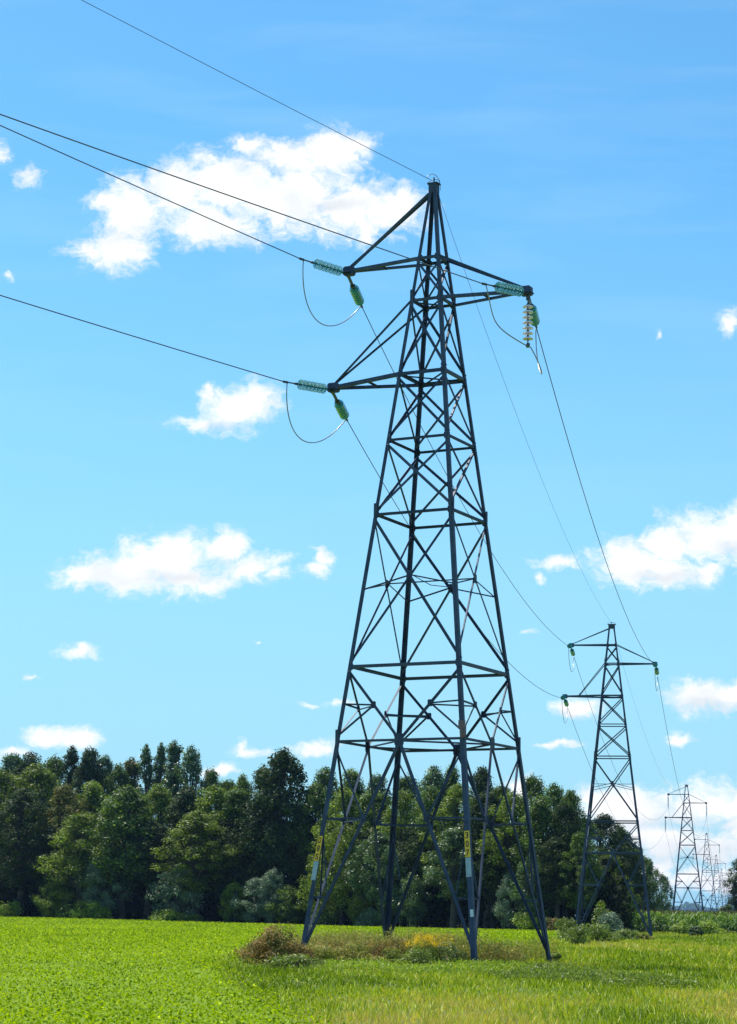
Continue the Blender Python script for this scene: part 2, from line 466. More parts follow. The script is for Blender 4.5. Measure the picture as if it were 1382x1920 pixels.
# ------------------------------------------------------------------ insulators
ND, SPC = 7, .146
def disc_mesh(mat, name='disc'):
    mb = MB()
    mb.lathe([(.035, .0), (.07, -.012), (.115, -.03), (.142, -.058), (.142, -.068), (.122, -.058), (.098, -.050), (.088, -.062), (.078, -.046), (.062, -.056), (.05, -.04), (.03, -.045)], 22, 0)
    return mb.mesh(name, mat, True)
def cap_mesh():
    mb = MB()
    mb.lathe([(.0, .052), (.022, .052), (.026, .03), (.042, .018), (.045, -.012), (.03, -.02), (.012, -.03), (.012, -.09), (0, -.095)], 12, 0)
    return mb.mesh('metal_cap', MAT['hardware'], True)
DISC = disc_mesh(MAT['glass']); DISCC = disc_mesh(MAT['clear']); CAP = cap_mesh()
def string(kind):
    """insulator string along local -Z starting at the origin. returns root, length"""
    r = empty('insulator_string')
    linkl = {'short': .24, 'long': .95, 'vert': .22, 'susp': .2}[kind]
    nd = 10 if kind == 'susp' else ND
    ex = .56 if kind == 'short' else .36
    dm = DISCC if kind == 'vert' else DISC
    mb = MB(); O = Vector((0, 0, 0))
    mb.tube([O, Vector((0, 0, -.07))], .028, 8); mb.slab(Vector((0, 0, -.09)), Vector((1, 0, 0)), Vector((0, 1, 0)), Vector((0, 0, 1)), .05, .03, .05)
    if kind == 'long':
        for s_ in (-1, 1): mb.tube([Vector((s_*.03, 0, -.1)), Vector((s_*.03, 0, -linkl+.12))], .014, 6)
        mb.slab(Vector((0, 0, -linkl+.1)), Vector((1, 0, 0)), Vector((0, 1, 0)), Vector((0, 0, 1)), .07, .04, .05)
    mb.tube([Vector((0, 0, -.1)), Vector((0, 0, -linkl))], .016, 6)
    mb.build('link', MAT['hardware'], r)
    for k in range(nd):
        z = -linkl-.05-k*SPC
        d = link('disc', dm, r, (0, 0, z)); link('metal_cap', CAP, d)
    ze = -linkl-.05-nd*SPC
    mb = MB()
    if kind in ('short', 'long'):
        mb.tube([Vector((0, 0, ze+.07)), Vector((0, 0, ze-.04)), Vector((0, 0, ze-.05)), Vector((0, 0, ze-.14)), Vector((0, 0, ze-.15)), Vector((0, 0, ze-ex))], [.016, .016, .036, .036, .020, .020], 8)
        mb.tube([Vector((0, 0, ze-ex+.14)), Vector((0, 0, ze-ex-.02))], .034, 8)
        L = -(ze-ex)
    else:
        mb.tube([Vector((0, 0, ze+.07)), Vector((0, 0, ze-.06))], .018, 8)
        mb.slab(Vector((0, 0, ze-.09)), Vector((1, 0, 0)), Vector((0, 1, 0)), Vector((0, 0, 1)), .045, .11, .035)
        L = -(ze-.1)
    mb.build('clamp', MAT['hardware'], r)
    return r, L
protos = {}
def place_string(kind, p, d, label, group):
    if kind not in protos:
        r, L = string(kind); protos[kind] = (r, L)
    else:
        r0, L = protos[kind]; r = copy_tree(r0)
    d = Vector(d).normalized()
    r.location = p; r.rotation_mode = 'QUATERNION'; r.rotation_quaternion = Vector((0, 0, -1)).rotation_difference(d)
    tag(r, label, 'insulator', group)
    return Vector(p)+d*L

def catmesh(pts, rad, mat, name, label, cat, group=None, n=6):
    mb = MB(); mb.tube(pts, rad, n); o = mb.build(name, mat, None, True); tag(o, label, cat, group); return o
def sagline(A, B, sag, n=48):
    out = []
    for i in range(n+1):
        t = i/n; p = A.lerp(B, t); p.z -= 4*sag*t*(1-t); out.append(p)
    return out
def bez(p0, p1, p2, p3, n=26):
    return [p0*(1-t)**3+p1*3*t*(1-t)**2+p2*3*t*t*(1-t)+p3*t**3 for t in [i/n for i in range(n+1)]]
def cut(A, B, L):
    return A+(B-A).normalized()*L
ARMN = ('upper left arm', 'right arm', 'lower left arm')
AL = .75
INC = (.081, -.002, .024)
CR, GR = .014, .008
GI = 'glass insulator strings on the pylon arms'; GC = 'conductors of the power line'; GJ = 'jumper loops at the strain pylons'
ends_out = {}
DZ = (-.10, -.11, -.08)
for j in range(3):
    t1, t2 = tipw(1, j), tipw(2, j)
    # incoming side, from behind the camera on the left
    d = Vector((-math.sin(AL), -math.cos(AL), INC[j]))
    start = t1+Vector((0, 0, -.06))
    ecl = start+(Vector((-math.sin(AL), -math.cos(AL), INC[j]-.09))).normalized()*1.75
    e = place_string('short', start, ecl-start, 'green glass insulator string pulling left from the nearest pylon\'s '+ARMN[j], GI)
    pts = []
    for i in range(61):
        t = i/60*29.8*S; pts.append(e+Vector((-math.sin(AL)*t, -math.cos(AL)*t, INC[j]*t+.002/S*t*t)))
    catmesh(pts, CR, MAT['cable'], 'conductor', ('middle thick wire', 'upper thick wire', 'lowest thick wire')[j]+' running off the left edge, from the nearest pylon\'s '+ARMN[j], 'power cable', GC)
    # outgoing side
    sag = (.28, .30, .315)[j]*S
    line = sagline(t1, t2, sag)
    dd = (line[1]-line[0]).normalized()
    eo = place_string('long', t1+Vector((0, 0, -.08)), dd-Vector((0, 0, .03)), 'green glass insulator string on a long link under the nearest pylon\'s '+ARMN[j], GI)
    # string at pylon 2 toward pylon 1
    di = (line[-2]-line[-1]).normalized()
    e2 = place_string('short', t2+Vector((0, 0, -.06)), di-Vector((0, 0, .05)), 'short green insulator string on the near side of the second pylon\'s '+ARMN[j], GI)
    catmesh(sagline(eo, e2, sag*.94), CR, MAT['cable'], 'conductor', 'wire sagging between the nearest and the second pylon on their '+ARMN[j]+'s', 'power cable', GC)
    # jumpers
    ei = e+Vector((.0, 0, 0)); eii = ei+(start-ei).normalized()*.12
    eoo = eo+(t1-eo).normalized()*.12
    if j != 1:
        P_ = bez(eii, eii+Vector((-.1, .1, -1.85 if j == 0 else -1.8)), eoo+Vector((-.85, -.6, -1.35)), eoo)
        catmesh(P_, .016, MAT['jumper'], 'jumper_cable', 'slack jumper loop hanging below the nearest pylon\'s '+ARMN[j], 'jumper cable', GJ)
    else:
        vb = place_string('vert', t1+Vector((0, -.02, -.12)), (0, 0, -1), 'clear glass insulator string hanging vertically from the nearest pylon\'s right arm', GI)
        P_ = bez(eii, eii+Vector((.25, .15, -.95)), vb+Vector((-1.1, -.8, .35)), vb+Vector((-.06, -.05, 0)))
        P_ += bez(vb+Vector((.08, .05, -.03)), vb+Vector((.7, .5, -.95)), eoo+Vector((-.05, -.1, -1.75)), eoo)
        catmesh(P_, .016, MAT['jumper'], 'jumper_cable', 'jumper cable held by the clear vertical insulator string under the right arm', 'jumper cable', GJ)
    # pylon 2 toward pylon 3
    t3 = tipw(3, j)
    low3 = t3+Vector((0, 0, -(.2+.05+10*SPC+.1)))
    sag2 = (.97, 1.095, 1.0)[j]*S
    ln = sagline(t2, low3, sag2); dd = (ln[1]-ln[0]).normalized()
    e3 = place_string('long', t2+Vector((0, 0, -.08)), dd, 'green insulator string on the far side of the second pylon\'s '+ARMN[j], GI)
    catmesh(sagline(e3, low3, sag2*.98, 64), CR, MAT['cable'], 'conductor', 'wire sagging between the second and third pylon on their '+ARMN[j]+'s', 'power cable', GC)
    catmesh(bez(e2, e2+Vector((.05, .2, -1.9)), e3+Vector((-.05, -.6, -1.7)), e3), .016, MAT['jumper'], 'jumper_cable', 'slack jumper loop hanging below the second pylon\'s '+ARMN[j], 'jumper cable', GJ)
    ends_out[(3, j)] = place_string('susp', t3+Vector((0, 0, -.1)), (0, 0, -1), 'dark insulator string hanging from the third pylon\'s '+ARMN[j], GI)
ORD = {4: 'fourth', 5: 'fifth', 6: 'sixth', 7: 'seventh', 8: 'eighth', 9: 'ninth', 10: 'tenth'}
# far strings: too small to show their discs
mb = MB(); prof = []
for k in range(10):
    z = -.25-k*SPC; prof += [(.03, z+.04), (.12, z-.03), (.12, z-.05), (.03, z-.06)]
mb.lathe([(.015, 0)]+prof+[(.02, -1.85)], 8); FARS = mb.mesh('insulator_string', MAT['glass'])
for i in range(4, 11):
    for j in range(3):
        o = link('insulator_string', FARS, None, tipw(i, j)+Vector((0, 0, -.1))); tag(o, 'tiny insulator string hanging from the '+ORD[i]+' pylon\'s '+ARMN[j], 'insulator', GI)
        ends_out[(i, j)] = o.location+Vector((0, 0, -1.85))
        a = ends_out[(i-1, j)]; pn_ = 'third' if i == 4 else ORD[i-1]
        catmesh(sagline(a, ends_out[(i, j)], 5.6, 32), CR, MAT['cable'], 'conductor', 'faint wire between the '+pn_+' and '+ORD[i]+' pylon on their '+ARMN[j]+'s', 'power cable', GC, 4)
GRS = .082
# ground wires on the peaks
pk = {i: wp(i, (0, 0, TOPS[i]+.1)) for i in P}
pts = [pk[1]+Vector((-math.sin(AL)*t, -math.cos(AL)*t, GRS*t+.002/S*t*t)) for t in [.12+i/60*29.8*S for i in range(61)]]
catmesh(pts, GR, MAT['cable'], 'earth_wire', 'thin wire rising from the nearest pylon\'s peak to the top left of the picture', 'earth wire', GC)
catmesh(sagline(pk[1], pk[2], .24*S), GR*.8, MAT['cable'], 'earth_wire', 'thin wire between the peaks of the nearest and second pylon', 'earth wire', GC)
catmesh(sagline(pk[2], pk[3], .8*S), GR*.8, MAT['cable'], 'earth_wire', 'thin wire between the peaks of the second and third pylon', 'earth wire', GC)
for i in range(4, 8):
    catmesh(sagline(pk[i-1], pk[i], .8*S, 24), GR*.8, MAT['cable'], 'earth_wire', 'faint thin wire between the peaks of the %s and %s pylon' % ('third' if i == 4 else ORD[i-1], ORD[i]), 'earth wire', GC, 4)
# wire tail and clamp at the nearest peak
catmesh(bez(pk[1]+Vector((-.2, -.2, .02)), pk[1]+Vector((-.1, -.1, .3)), pk[1]+Vector((.2, .1, .25)), pk[1]+Vector((.18, .15, -.2))), .009, MAT['jumper'], 'earth_bond', 'small looped bonding wire over the peak of the nearest pylon', 'bonding wire')

# ------------------------------------------------------------------ ground
BND = [(-1.0, 0), (-.3, 15), (-.6, 23), (-2.4, 38), (-3.2, 48), (-3.3, 60), (-.5, 67), (4, 80), (8, 105), (12, 130), (14, 150), (16, 175)]
def bnd(y): return np.interp(y, [b[1] for b in BND], [b[0] for b in BND])
EDG = [(-260, 225), (-60, 212), (-35, 205), (-5, 190), (11.5, 172), (17, 166), (19.5, 175), (23, 200), (30, 240), (45, 330), (60, 420)]
def edge(x): return np.interp(x, [e[0] for e in EDG[:6]], [e[1] for e in EDG[:6]])
def grid_mesh(xs, ys, f, mat, name):
    X, Y = np.meshgrid(xs, ys); Zz = f(X, Y)
    V = np.stack([X, Y, Zz], -1).reshape(-1, 3); nx = len(xs); idx = np.arange(len(V)).reshape(len(ys), nx)
    Fq = np.stack([idx[:-1, :-1], idx[:-1, 1:], idx[1:, 1:], idx[1:, :-1]], -1).reshape(-1, 4)
    return mesh_np(name, V, Fq, mat, None, True)
def soilmat(name, stops, scale, bump=.5, scale2=40.):
    m, nt, out = newmat(name)
    tc = N(nt, 'ShaderNodeTexCoord')
    n1 = N(nt, 'ShaderNodeTexNoise', Scale=scale, Detail=8.0, Roughness=.7)
    n2 = N(nt, 'ShaderNodeTexNoise', Scale=scale2/10, Detail=10.0, Roughness=.8)
    nt.links.new(tc.outputs['Object'], n1.inputs['Vector']); nt.links.new(tc.outputs['Object'], n2.inputs['Vector'])
    ad = N(nt, 'ShaderNodeMath', operation='ADD'); ml = N(nt, 'ShaderNodeMath', operation='MULTIPLY'); ml.inputs[1].default_value = .5
    nt.links.new(n1.outputs['Fac'], ad.inputs[0]); nt.links.new(n2.outputs['Fac'], ad.inputs[1]); nt.links.new(ad.outputs[0], ml.inputs[0])
    r = ramp(nt, stops); nt.links.new(ml.outputs[0], r.inputs[0])
    b = N(nt, 'ShaderNodeBsdfPrincipled', Roughness=.85); b.inputs['Specular IOR Level'].default_value = .2
    bp = N(nt, 'ShaderNodeBump', Strength=bump, Distance=.1)
    nt.links.new(n2.outputs['Fac'], bp.inputs['Height']); nt.links.new(bp.outputs[0], b.inputs['Normal'])
    nt.links.new(r.outputs[0], b.inputs['Base Color']); nt.links.new(b.outputs[0], out.inputs[0])
    return m
g_rough = soilmat('rough_grass_ground', [(.3, (.05, .085, .012)), (.45, (.10, .15, .02)), (.58, (.16, .17, .04)), (.7, (.20, .15, .05))], .25)
g_field = soilmat('crop_ground', [(.3, (.09, .15, .002)), (.5, (.14, .22, .003)), (.7, (.18, .26, .004))], .3)
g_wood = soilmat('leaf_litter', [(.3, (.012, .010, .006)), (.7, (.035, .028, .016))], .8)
xs = np.concatenate([[-9000, -3000, -1000, -500], np.arange(-300, 301, 6), [500, 1000, 3000, 9000]]).astype(float)
ys = np.concatenate([[-400, -200, -100, -50], np.arange(-20, 501, 6), [700, 1000, 2000, 4000, 9000]]).astype(float)
tag(link('ground', grid_mesh(xs, ys, gz, g_rough, 'ground')), kind='structure')
# crop field sheet
ys = np.arange(4, 216, 2.); fr = np.linspace(0, 1, 60)
V = []
for y in ys:
    for f in fr:
        x = -200+(bnd(y)+200)*f**.35
        yy = min(y, edge(x)); V.append((x, yy, gz(x, yy)+.025))
idx = np.arange(len(V)).reshape(len(ys), 60)
Fq = np.stack([idx[:-1, :-1], idx[:-1, 1:], idx[1:, 1:], idx[1:, :-1]], -1).reshape(-1, 4)
tag(link('field', mesh_np('field', np.array(V), Fq, g_field, None, True)), kind='structure')
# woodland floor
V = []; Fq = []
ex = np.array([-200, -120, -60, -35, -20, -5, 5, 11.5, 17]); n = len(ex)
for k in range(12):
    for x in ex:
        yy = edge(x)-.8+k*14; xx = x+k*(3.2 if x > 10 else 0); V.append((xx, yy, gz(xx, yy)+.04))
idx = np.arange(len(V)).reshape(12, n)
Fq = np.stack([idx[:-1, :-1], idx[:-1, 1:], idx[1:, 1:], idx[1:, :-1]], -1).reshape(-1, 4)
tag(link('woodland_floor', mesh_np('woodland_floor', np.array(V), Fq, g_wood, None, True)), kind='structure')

# ------------------------------------------------------------------ low vegetation
MAT['bushg'] = foliage('bush_leaf', [(0, (.05, .08, .008)), (.5, (.12, .17, .018)), (1, (.24, .30, .04))], .35, .5, .35)
MAT['bushl'] = foliage('pale_bush_leaf', [(0, (.10, .15, .01)), (.5, (.20, .28, .02)), (1, (.34, .42, .06))], .4, .5, .3)
MAT['bushd'] = foliage('dark_bush_leaf', [(0, (.02, .04, .008)), (1, (.09, .14, .025))], .25, .5, .35)
MAT['willow'] = foliage('grey_green_leaf', [(0, (.07, .11, .06)), (.5, (.15, .21, .13)), (1, (.28, .36, .24))], .3, .5, .25, (1, 1.1, .9))
MAT['crop'] = foliage('crop_leaf', [(0, (.07, .12, .001)), (.45, (.195, .285, .002)), (.85, (.32, .39, .004)), (1, (.58, .66, .08))], .45, .7, .06, (1.3, 1.35, .5))
MAT['grass'] = foliage('rough_grass_blade', [(0, (.06, .105, .004)), (.4, (.21, .30, .008)), (.7, (.40, .43, .025)), (.88, (.44, .31, .07)), (1, (.66, .66, .32))], .4, .65, .08, (1.25, 1.3, .6))
MAT['weed'] = foliage('weed_leaf', [(0, (.06, .10, .01)), (.4, (.19, .24, .03)), (.75, (.30, .26, .06)), (1, (.55, .50, .22))], .35, .6, .12, (1.1, 1.1, .7))
MAT['rustweed'] = foliage('rust_leaf', [(0, (.035, .06, .012)), (.35, (.13, .14, .03)), (.65, (.28, .17, .06)), (.85, (.40, .26, .10)), (1, (.75, .62, .28))], .35, .6, .12, (1.1, 1.05, .7))
MAT['gold'] = foliage('golden_flower', [(0, (.70, .42, .006)), (1, (.92, .66, .03))], .3, .7, .1, (1, 1, 1))
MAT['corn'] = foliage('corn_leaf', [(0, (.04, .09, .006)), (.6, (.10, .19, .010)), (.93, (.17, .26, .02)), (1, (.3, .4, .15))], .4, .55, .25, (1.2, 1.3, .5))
MAT['tassel'] = foliage('corn_tassel', [(0, (.12, .09, .03)), (1, (.22, .17, .06))], .2, .8, .1, (1, 1, 1))

def sampleD(n, d0, d1, k):      # pdf ~ D^k
    u = rng.uniform(size=n); a = k+1
    return (d0**a+u*(d1**a-d0**a))**(1/a)
def scatter(n, d0, d1, k, side, spread=.235):
    D = sampleD(n, d0, d1, k); x = rng.uniform(-1, 1, n)*(D*spread+1.0)
    b = bnd(D)+rng.normal(size=n)*.25
    keep = (x < b) if side < 0 else (x > b)
    return x[keep], D[keep]
def pn2(x, y, s, seed=0):       # cheap smooth value noise in numpy
    r = np.random.default_rng(seed); T = r.uniform(size=(64, 64))
    X = x/s; Y = y/s; i = np.floor(X).astype(int); j = np.floor(Y).astype(int); fx = X-i; fy = Y-j
    fx = fx*fx*(3-2*fx); fy = fy*fy*(3-2*fy); g = lambda a, b: T[a % 64, b % 64]
    return (g(i, j)*(1-fx)+g(i+1, j)*fx)*(1-fy)+(g(i, j+1)*(1-fx)+g(i+1, j+1)*fx)*fy
# crop canopy
x, y = scatter(430000, 17, 214, -.55, -1); ok = y < edge(x)-.3; x, y = x[ok], y[ok]
h = rng.uniform(.03, .17, len(x))+.05*pn2(x, y, .6, 3)+.03*pn2(x, y, 3, 4)
c = np.stack([x, y, gz(x, y)+h], 1); s_ = rng.uniform(.026, .052, len(x))*np.clip(y/40, .85, 3.2)**.75
V, Fq = leafs(c, s_, .75, .8)
tn = np.clip(.02+.3*pn2(x, y, 1.3, 5)+.22*pn2(x, y, 9, 15)+rng.uniform(-.15, .55, len(x)), 0, 1); tn[rng.uniform(size=len(x)) < .012] = 1
tag(link('crop_plants', mesh_np('crop_plants', V, Fq, MAT['crop'], tn)), 'bright green low leafy crop covering the field on the left', 'crop', kind='stuff')
# rough grass
x, y = scatter(470000, 17, 190, -.5, 1, .24); ok = (y < 170) | (x > 22)
x, y = x[ok], y[ok]
hp = pn2(x, y, 1.4, 6)*.6+pn2(x, y, 5, 8)*.4
h = (.03+.12*hp*(.5+pn2(x, y, .5, 44)))*rng.uniform(.5, 1.4, len(x))*np.clip(y/40, .9, 1.25)
V, Fq = blades(np.stack([x, y, gz(x, y)+0*x-.01], 1), h, rng.uniform(.008, .019, len(x))*np.clip(y/28, .8, 3.2), .9)
dry = np.exp(-(((x-3.0)/5)**2+((y-72)/9)**2))*.0+np.exp(-(((x-.6)/1.6)**2+((y-27.5)/4.5)**2))*.50+np.exp(-(((x-11.5)/4)**2+((y-88)/14)**2))*.35+np.exp(-(((x-5.6)/1.1)**2+((y-32)/5)**2))*.40+np.exp(-(((x-3.2)/.8)**2+((y-33)/4)**2))*.25
pz = pn2(x, y*.5, 1.7, 9)
tn = np.clip(-.12+.62*pz+.32*pn2(x, y, .35, 19)+dry+np.exp(-(((x-4.9)/.7)**2+((y-27)/4)**2))*.45+rng.uniform(-.28, .38, len(x)), 0, .90); tn[rng.uniform(size=len(x)) < .06] = 1
tag(link('rough_grass', mesh_np('rough_grass', V, Fq, MAT['grass'], tn)), 'yellow green rough grass around and in front of the pylons', 'grass', kind='stuff')
# broad leaves mixed through the rough grass
x, y = scatter(110000, 17, 150, -.6, 1, .24)
k_ = pn2(x, y, 1.8, 12)+.5*pn2(x, y, .5, 13); ok = k_ > .92; x, y = x[ok], y[ok]
c = np.stack([x, y, gz(x, y)+rng.uniform(.02, .13, len(x))], 1)
V, Fq = leafs(c, rng.uniform(.022, .048, len(x))*np.clip(y/45, .8, 2), .5, .6)
tn = np.clip(rng.uniform(0, .5, len(x))+.2*pn2(x, y, 1, 14), 0, .8)
tag(link('ground_cover', mesh_np('ground_cover', V, Fq, MAT['grass'], tn)), 'broad leaved ground cover scattered through the rough grass', 'ground cover', kind='stuff')

def weed_patch(n, poly, hmin, hmax, ls, mat, stem=True, leaves=22, spread=.12):
    """poly: list of (x, y, r) blobs"""
    w = np.array([b[2]**2*(b[3] if len(b) > 3 else 1) for b in poly]); k = rng.choice(len(poly), n, p=w/w.sum())
    B = np.array([b[:3] for b in poly])[k]; a = rng.uniform(0, 2*np.pi, n); q = np.sqrt(rng.uniform(size=n))
    x = B[:, 0]+np.cos(a)*q*B[:, 2]; y = B[:, 1]+np.sin(a)*q*B[:, 2]*1.2
    h = rng.uniform(hmin, hmax, n)*(1-.45*q**3)*(.6+.6*pn2(x, y, .9, 21))
    xi = np.repeat(x, leaves); yi = np.repeat(y, leaves); hi = np.repeat(h, leaves); t = rng.uniform(.12, 1, len(xi))
    c = np.stack([xi+rng.normal(size=len(xi))*spread, yi+rng.normal(size=len(xi))*spread, gz(xi, yi)+hi*t], 1)
    V, Fq = leafs(c, rng.uniform(.6, 1.4, len(xi))*ls, .2, .45)
    tn = np.clip(.75*t*rng.uniform(.5, 1.2, len(xi))+rng.uniform(-.1, .25, len(xi)), 0, 1)
    return V, Fq, tn, (x, y, h)
# weeds round the feet of the nearest pylon
blobs = [(-1.9, 56.5, 1.2), (-.9, 57.0, 1.2), (.1, 56.5, 1.3), (1.0, 55.5, 1.2), (1.6, 55.0, 1.1), (2.5, 55.6, 1.0), (0, 59, 1.5), (1.5, 58, 1.5), (-1.2, 59.5, 1.3), (3.5, 56.4, .8, .5), (4.6, 58.6, .7, .5)]
V, Fq, tn, st = weed_patch(5600, blobs, .38, .82, .055, MAT['weed'])
tag(link('weeds', mesh_np('weeds', V, Fq, MAT['weed'], tn)), 'knee high brown and green weeds around the feet of the nearest pylon', 'weeds', kind='stuff')
V3, F3, t3, _ = weed_patch(2300, [(-2.4, 51, 1.6), (-1.0, 50, 2.0), (.6, 49.5, 2.0), (2.0, 50.5, 1.8), (-1.6, 46.5, 1.5), (.2, 46, 1.8), (3.4, 50, 1.3), (2.2, 46, 1.3)], .07, .22, .06, None, leaves=16)
t3 = np.clip(t3*.9, 0, 1)
tag(link('leafy_weeds', mesh_np('leafy_weeds', V3, F3, MAT['bushl'], t3)), 'low leafy green weeds in front of the brown weed patch', 'weeds', kind='stuff')
V3, F3, t3, _ = weed_patch(1100, [(3.6, 43, 1.1), (4.6, 41, 1.1), (5.2, 38.8, .9), (4.2, 46, .9)], .10, .28, .05, None, leaves=16)
tag(link('dark_weeds', mesh_np('dark_weeds', V3, F3, MAT['bushg'], t3)), 'dark green taller weeds in the grass below the right pylon foot', 'weeds', kind='stuff')
V3, F3, t3, _ = weed_patch(1700, [(-.9, 54.6, .8), (0, 54.2, .8), (.8, 54.4, .7), (-2.2, 56, 1.0), (1.6, 53.9, .6), (3.5, 54.2, .5, .4)], .26, .62, .050, None)
tag(link('russet_weeds', mesh_np('russet_weeds', V3, F3, MAT['rustweed'], t3)), 'russet and straw coloured weeds along the front of the patch under the nearest pylon', 'weeds', kind='stuff')
V2, F2 = blades(np.stack([st[0], st[1], gz(st[0], st[1])], 1), st[2]*1.12, .014, .25)
tag(link('weed_stalks', mesh_np('weed_stalks', V2, F2, MAT['weed'], rng.uniform(.5, 1, len(F2)))), 'dry seed stalks standing among the brown weeds', 'weeds', kind='stuff')

def plant(name, loc, rad, ht, n, ls, mat, label, cat, asp=.6, flat=1.0, nclump=14, group=None, up=.3, stems=True, tints=(0, 1)):
    r = np.random.default_rng(abs(hash(label)) % 2**31 if False else sum(map(ord, label)))
    root = empty(name, loc); cl = []
    for _ in range(nclump):
        a = r.uniform(0, 2*np.pi); q = r.uniform()**.6; z = r.uniform(.18, .82)
        pr = math.sin(min(1, max(.05, (1-z)*1.15+.15))*math.pi*.5)
        cl.append((math.cos(a)*q*rad*pr*.8, math.sin(a)*q*rad*pr*.8, z*ht))
    cl = np.array(cl); k = r.integers(0, nclump, n); cr = rad*.38*r.uniform(.7, 1.2, nclump)
    d = r.normal(size=(n, 3)); d /= np.linalg.norm(d, axis=1, keepdims=True)
    rr = r.uniform(.35, 1.08, n)**.6
    c = cl[k]+d*(cr[k]*rr)[:, None]*np.array([1, 1, min(.85, ht*.62/rad)]); c[:, 2] = np.abs(c[:, 2])
    V, Fq = leafs(c, r.uniform(.65, 1.35, n)*ls, up, asp, r, d*.8)
    tn = np.clip(tints[0]+(tints[1]-tints[0])*(r.uniform(size=nclump)[k]*.5+r.uniform(0, .5, n)), 0, 1)
    link('leaves', mesh_np('leaves', V, Fq, MAT[mat], tn), root)
    mb = MB()
    for q in cl[:10]: mb.tube([(0, 0, -.05), (q[0]*.4, q[1]*.4, q[2]*.5), tuple(q)], [.03*rad, .02*rad, .008*rad], 5)
    mb.build('stems', MAT['bark'], root)
    tag(root, label, cat, group); return root
def gpt(px, py):
    """ground point under a pixel"""
    d = ray(px, py); D = EYE/-d.z*d.y
    for _ in range(20):
        p = at(px, py, D); g = float(gz(p.x, p.y)); D = (EYE-g)/-d.z*d.y
    p = at(px, py, D); p.z = float(gz(p.x, p.y)); return p
# rust brown shrub at the left of the weeds
for px, py, rd, ht, lab in ((512, 1818, .72, .98, 'rust brown leafy shrub at the left end of the weeds by the nearest pylon'),
                            (562, 1818, .55, .50, 'lower brown shrub beside the rust brown one, below the D8S leg'),
                            (480, 1808, .35, .6, 'small reddish shrub at the outer left tip of the weed patch')):
    plant('shrub', gpt(px, py), rd, ht, 5200, .060, 'rustweed', lab, 'shrub', .45, nclump=34)
for px, py, rd, ht, lab, mt in ((600, 1808, .6, .48, 'brown weed clump in front of the left foot of the nearest pylon', 'weed'),
                            (665, 1808, .65, .50, 'brown green weed clump midway between the left and dark leg feet', 'weed'),
                            (735, 1814, .6, .46, 'grey green weed clump in front of the dark leg foot', 'weed'),
                            (820, 1812, .7, .62, 'dark green weed clump below the golden flowers', 'bushd'),
                            (780, 1816, .45, .5, 'low green weed clump left of the golden flowers', 'bushg'),
                            (560, 1822, .8, .35, 'low dark green leafy clump in front of the rust brown shrub', 'bushg'),
                            (1042, 1806, .2, .26, 'small dark weed just right of the right pylon foot', 'bushg'),
                            (1020, 1822, .2, .22, 'small dark weed in front of the right pylon foot', 'bushg'),
                            (925, 1800, .45, .4, 'brownish weed clump right of the 307 leg foot', 'weed')):
    plant('weed_clump', gpt(px, py), rd, ht, 1500, .055, mt, lab, 'weed', .5, nclump=16, group='weed clumps by the nearest pylon')
# goldenrod
root = empty('goldenrod', gpt(808, 1812)); r = np.random.default_rng(5); n = 46
x = r.normal(size=n)*.30; y = r.normal(size=n)*.3; h = r.uniform(.5, .76, n)
V, Fq = blades(np.stack([x, y, 0*x], 1), h, .014, .15, r); link('stems', mesh_np('stems', V, Fq, MAT['bushg'], r.uniform(size=len(Fq))), root)
k = np.repeat(np.arange(n), 34); t = r.uniform(.2, .85, len(k)); c = np.stack([x[k]+r.normal(size=len(k))*.05, y[k]+r.normal(size=len(k))*.05, h[k]*t], 1)
V, Fq = leafs(c, .06, .2, .35, r); link('leaves', mesh_np('leaves', V, Fq, MAT['bushg'], r.uniform(.3, 1, len(Fq))), root)
k = np.repeat(np.arange(n), 34); c = np.stack([x[k]+r.normal(size=len(k))*.045, y[k]+r.normal(size=len(k))*.045, h[k]*(.98+r.uniform(-.12, .1, len(k)))], 1)
V, Fq = leafs(c, .026, .4, .8, r); link('flowers', mesh_np('flowers', V, Fq, MAT['gold'], r.uniform(size=len(Fq))), root)
tag(root, 'orange yellow goldenrod flowers among the weeds between two pylon feet', 'flowers')

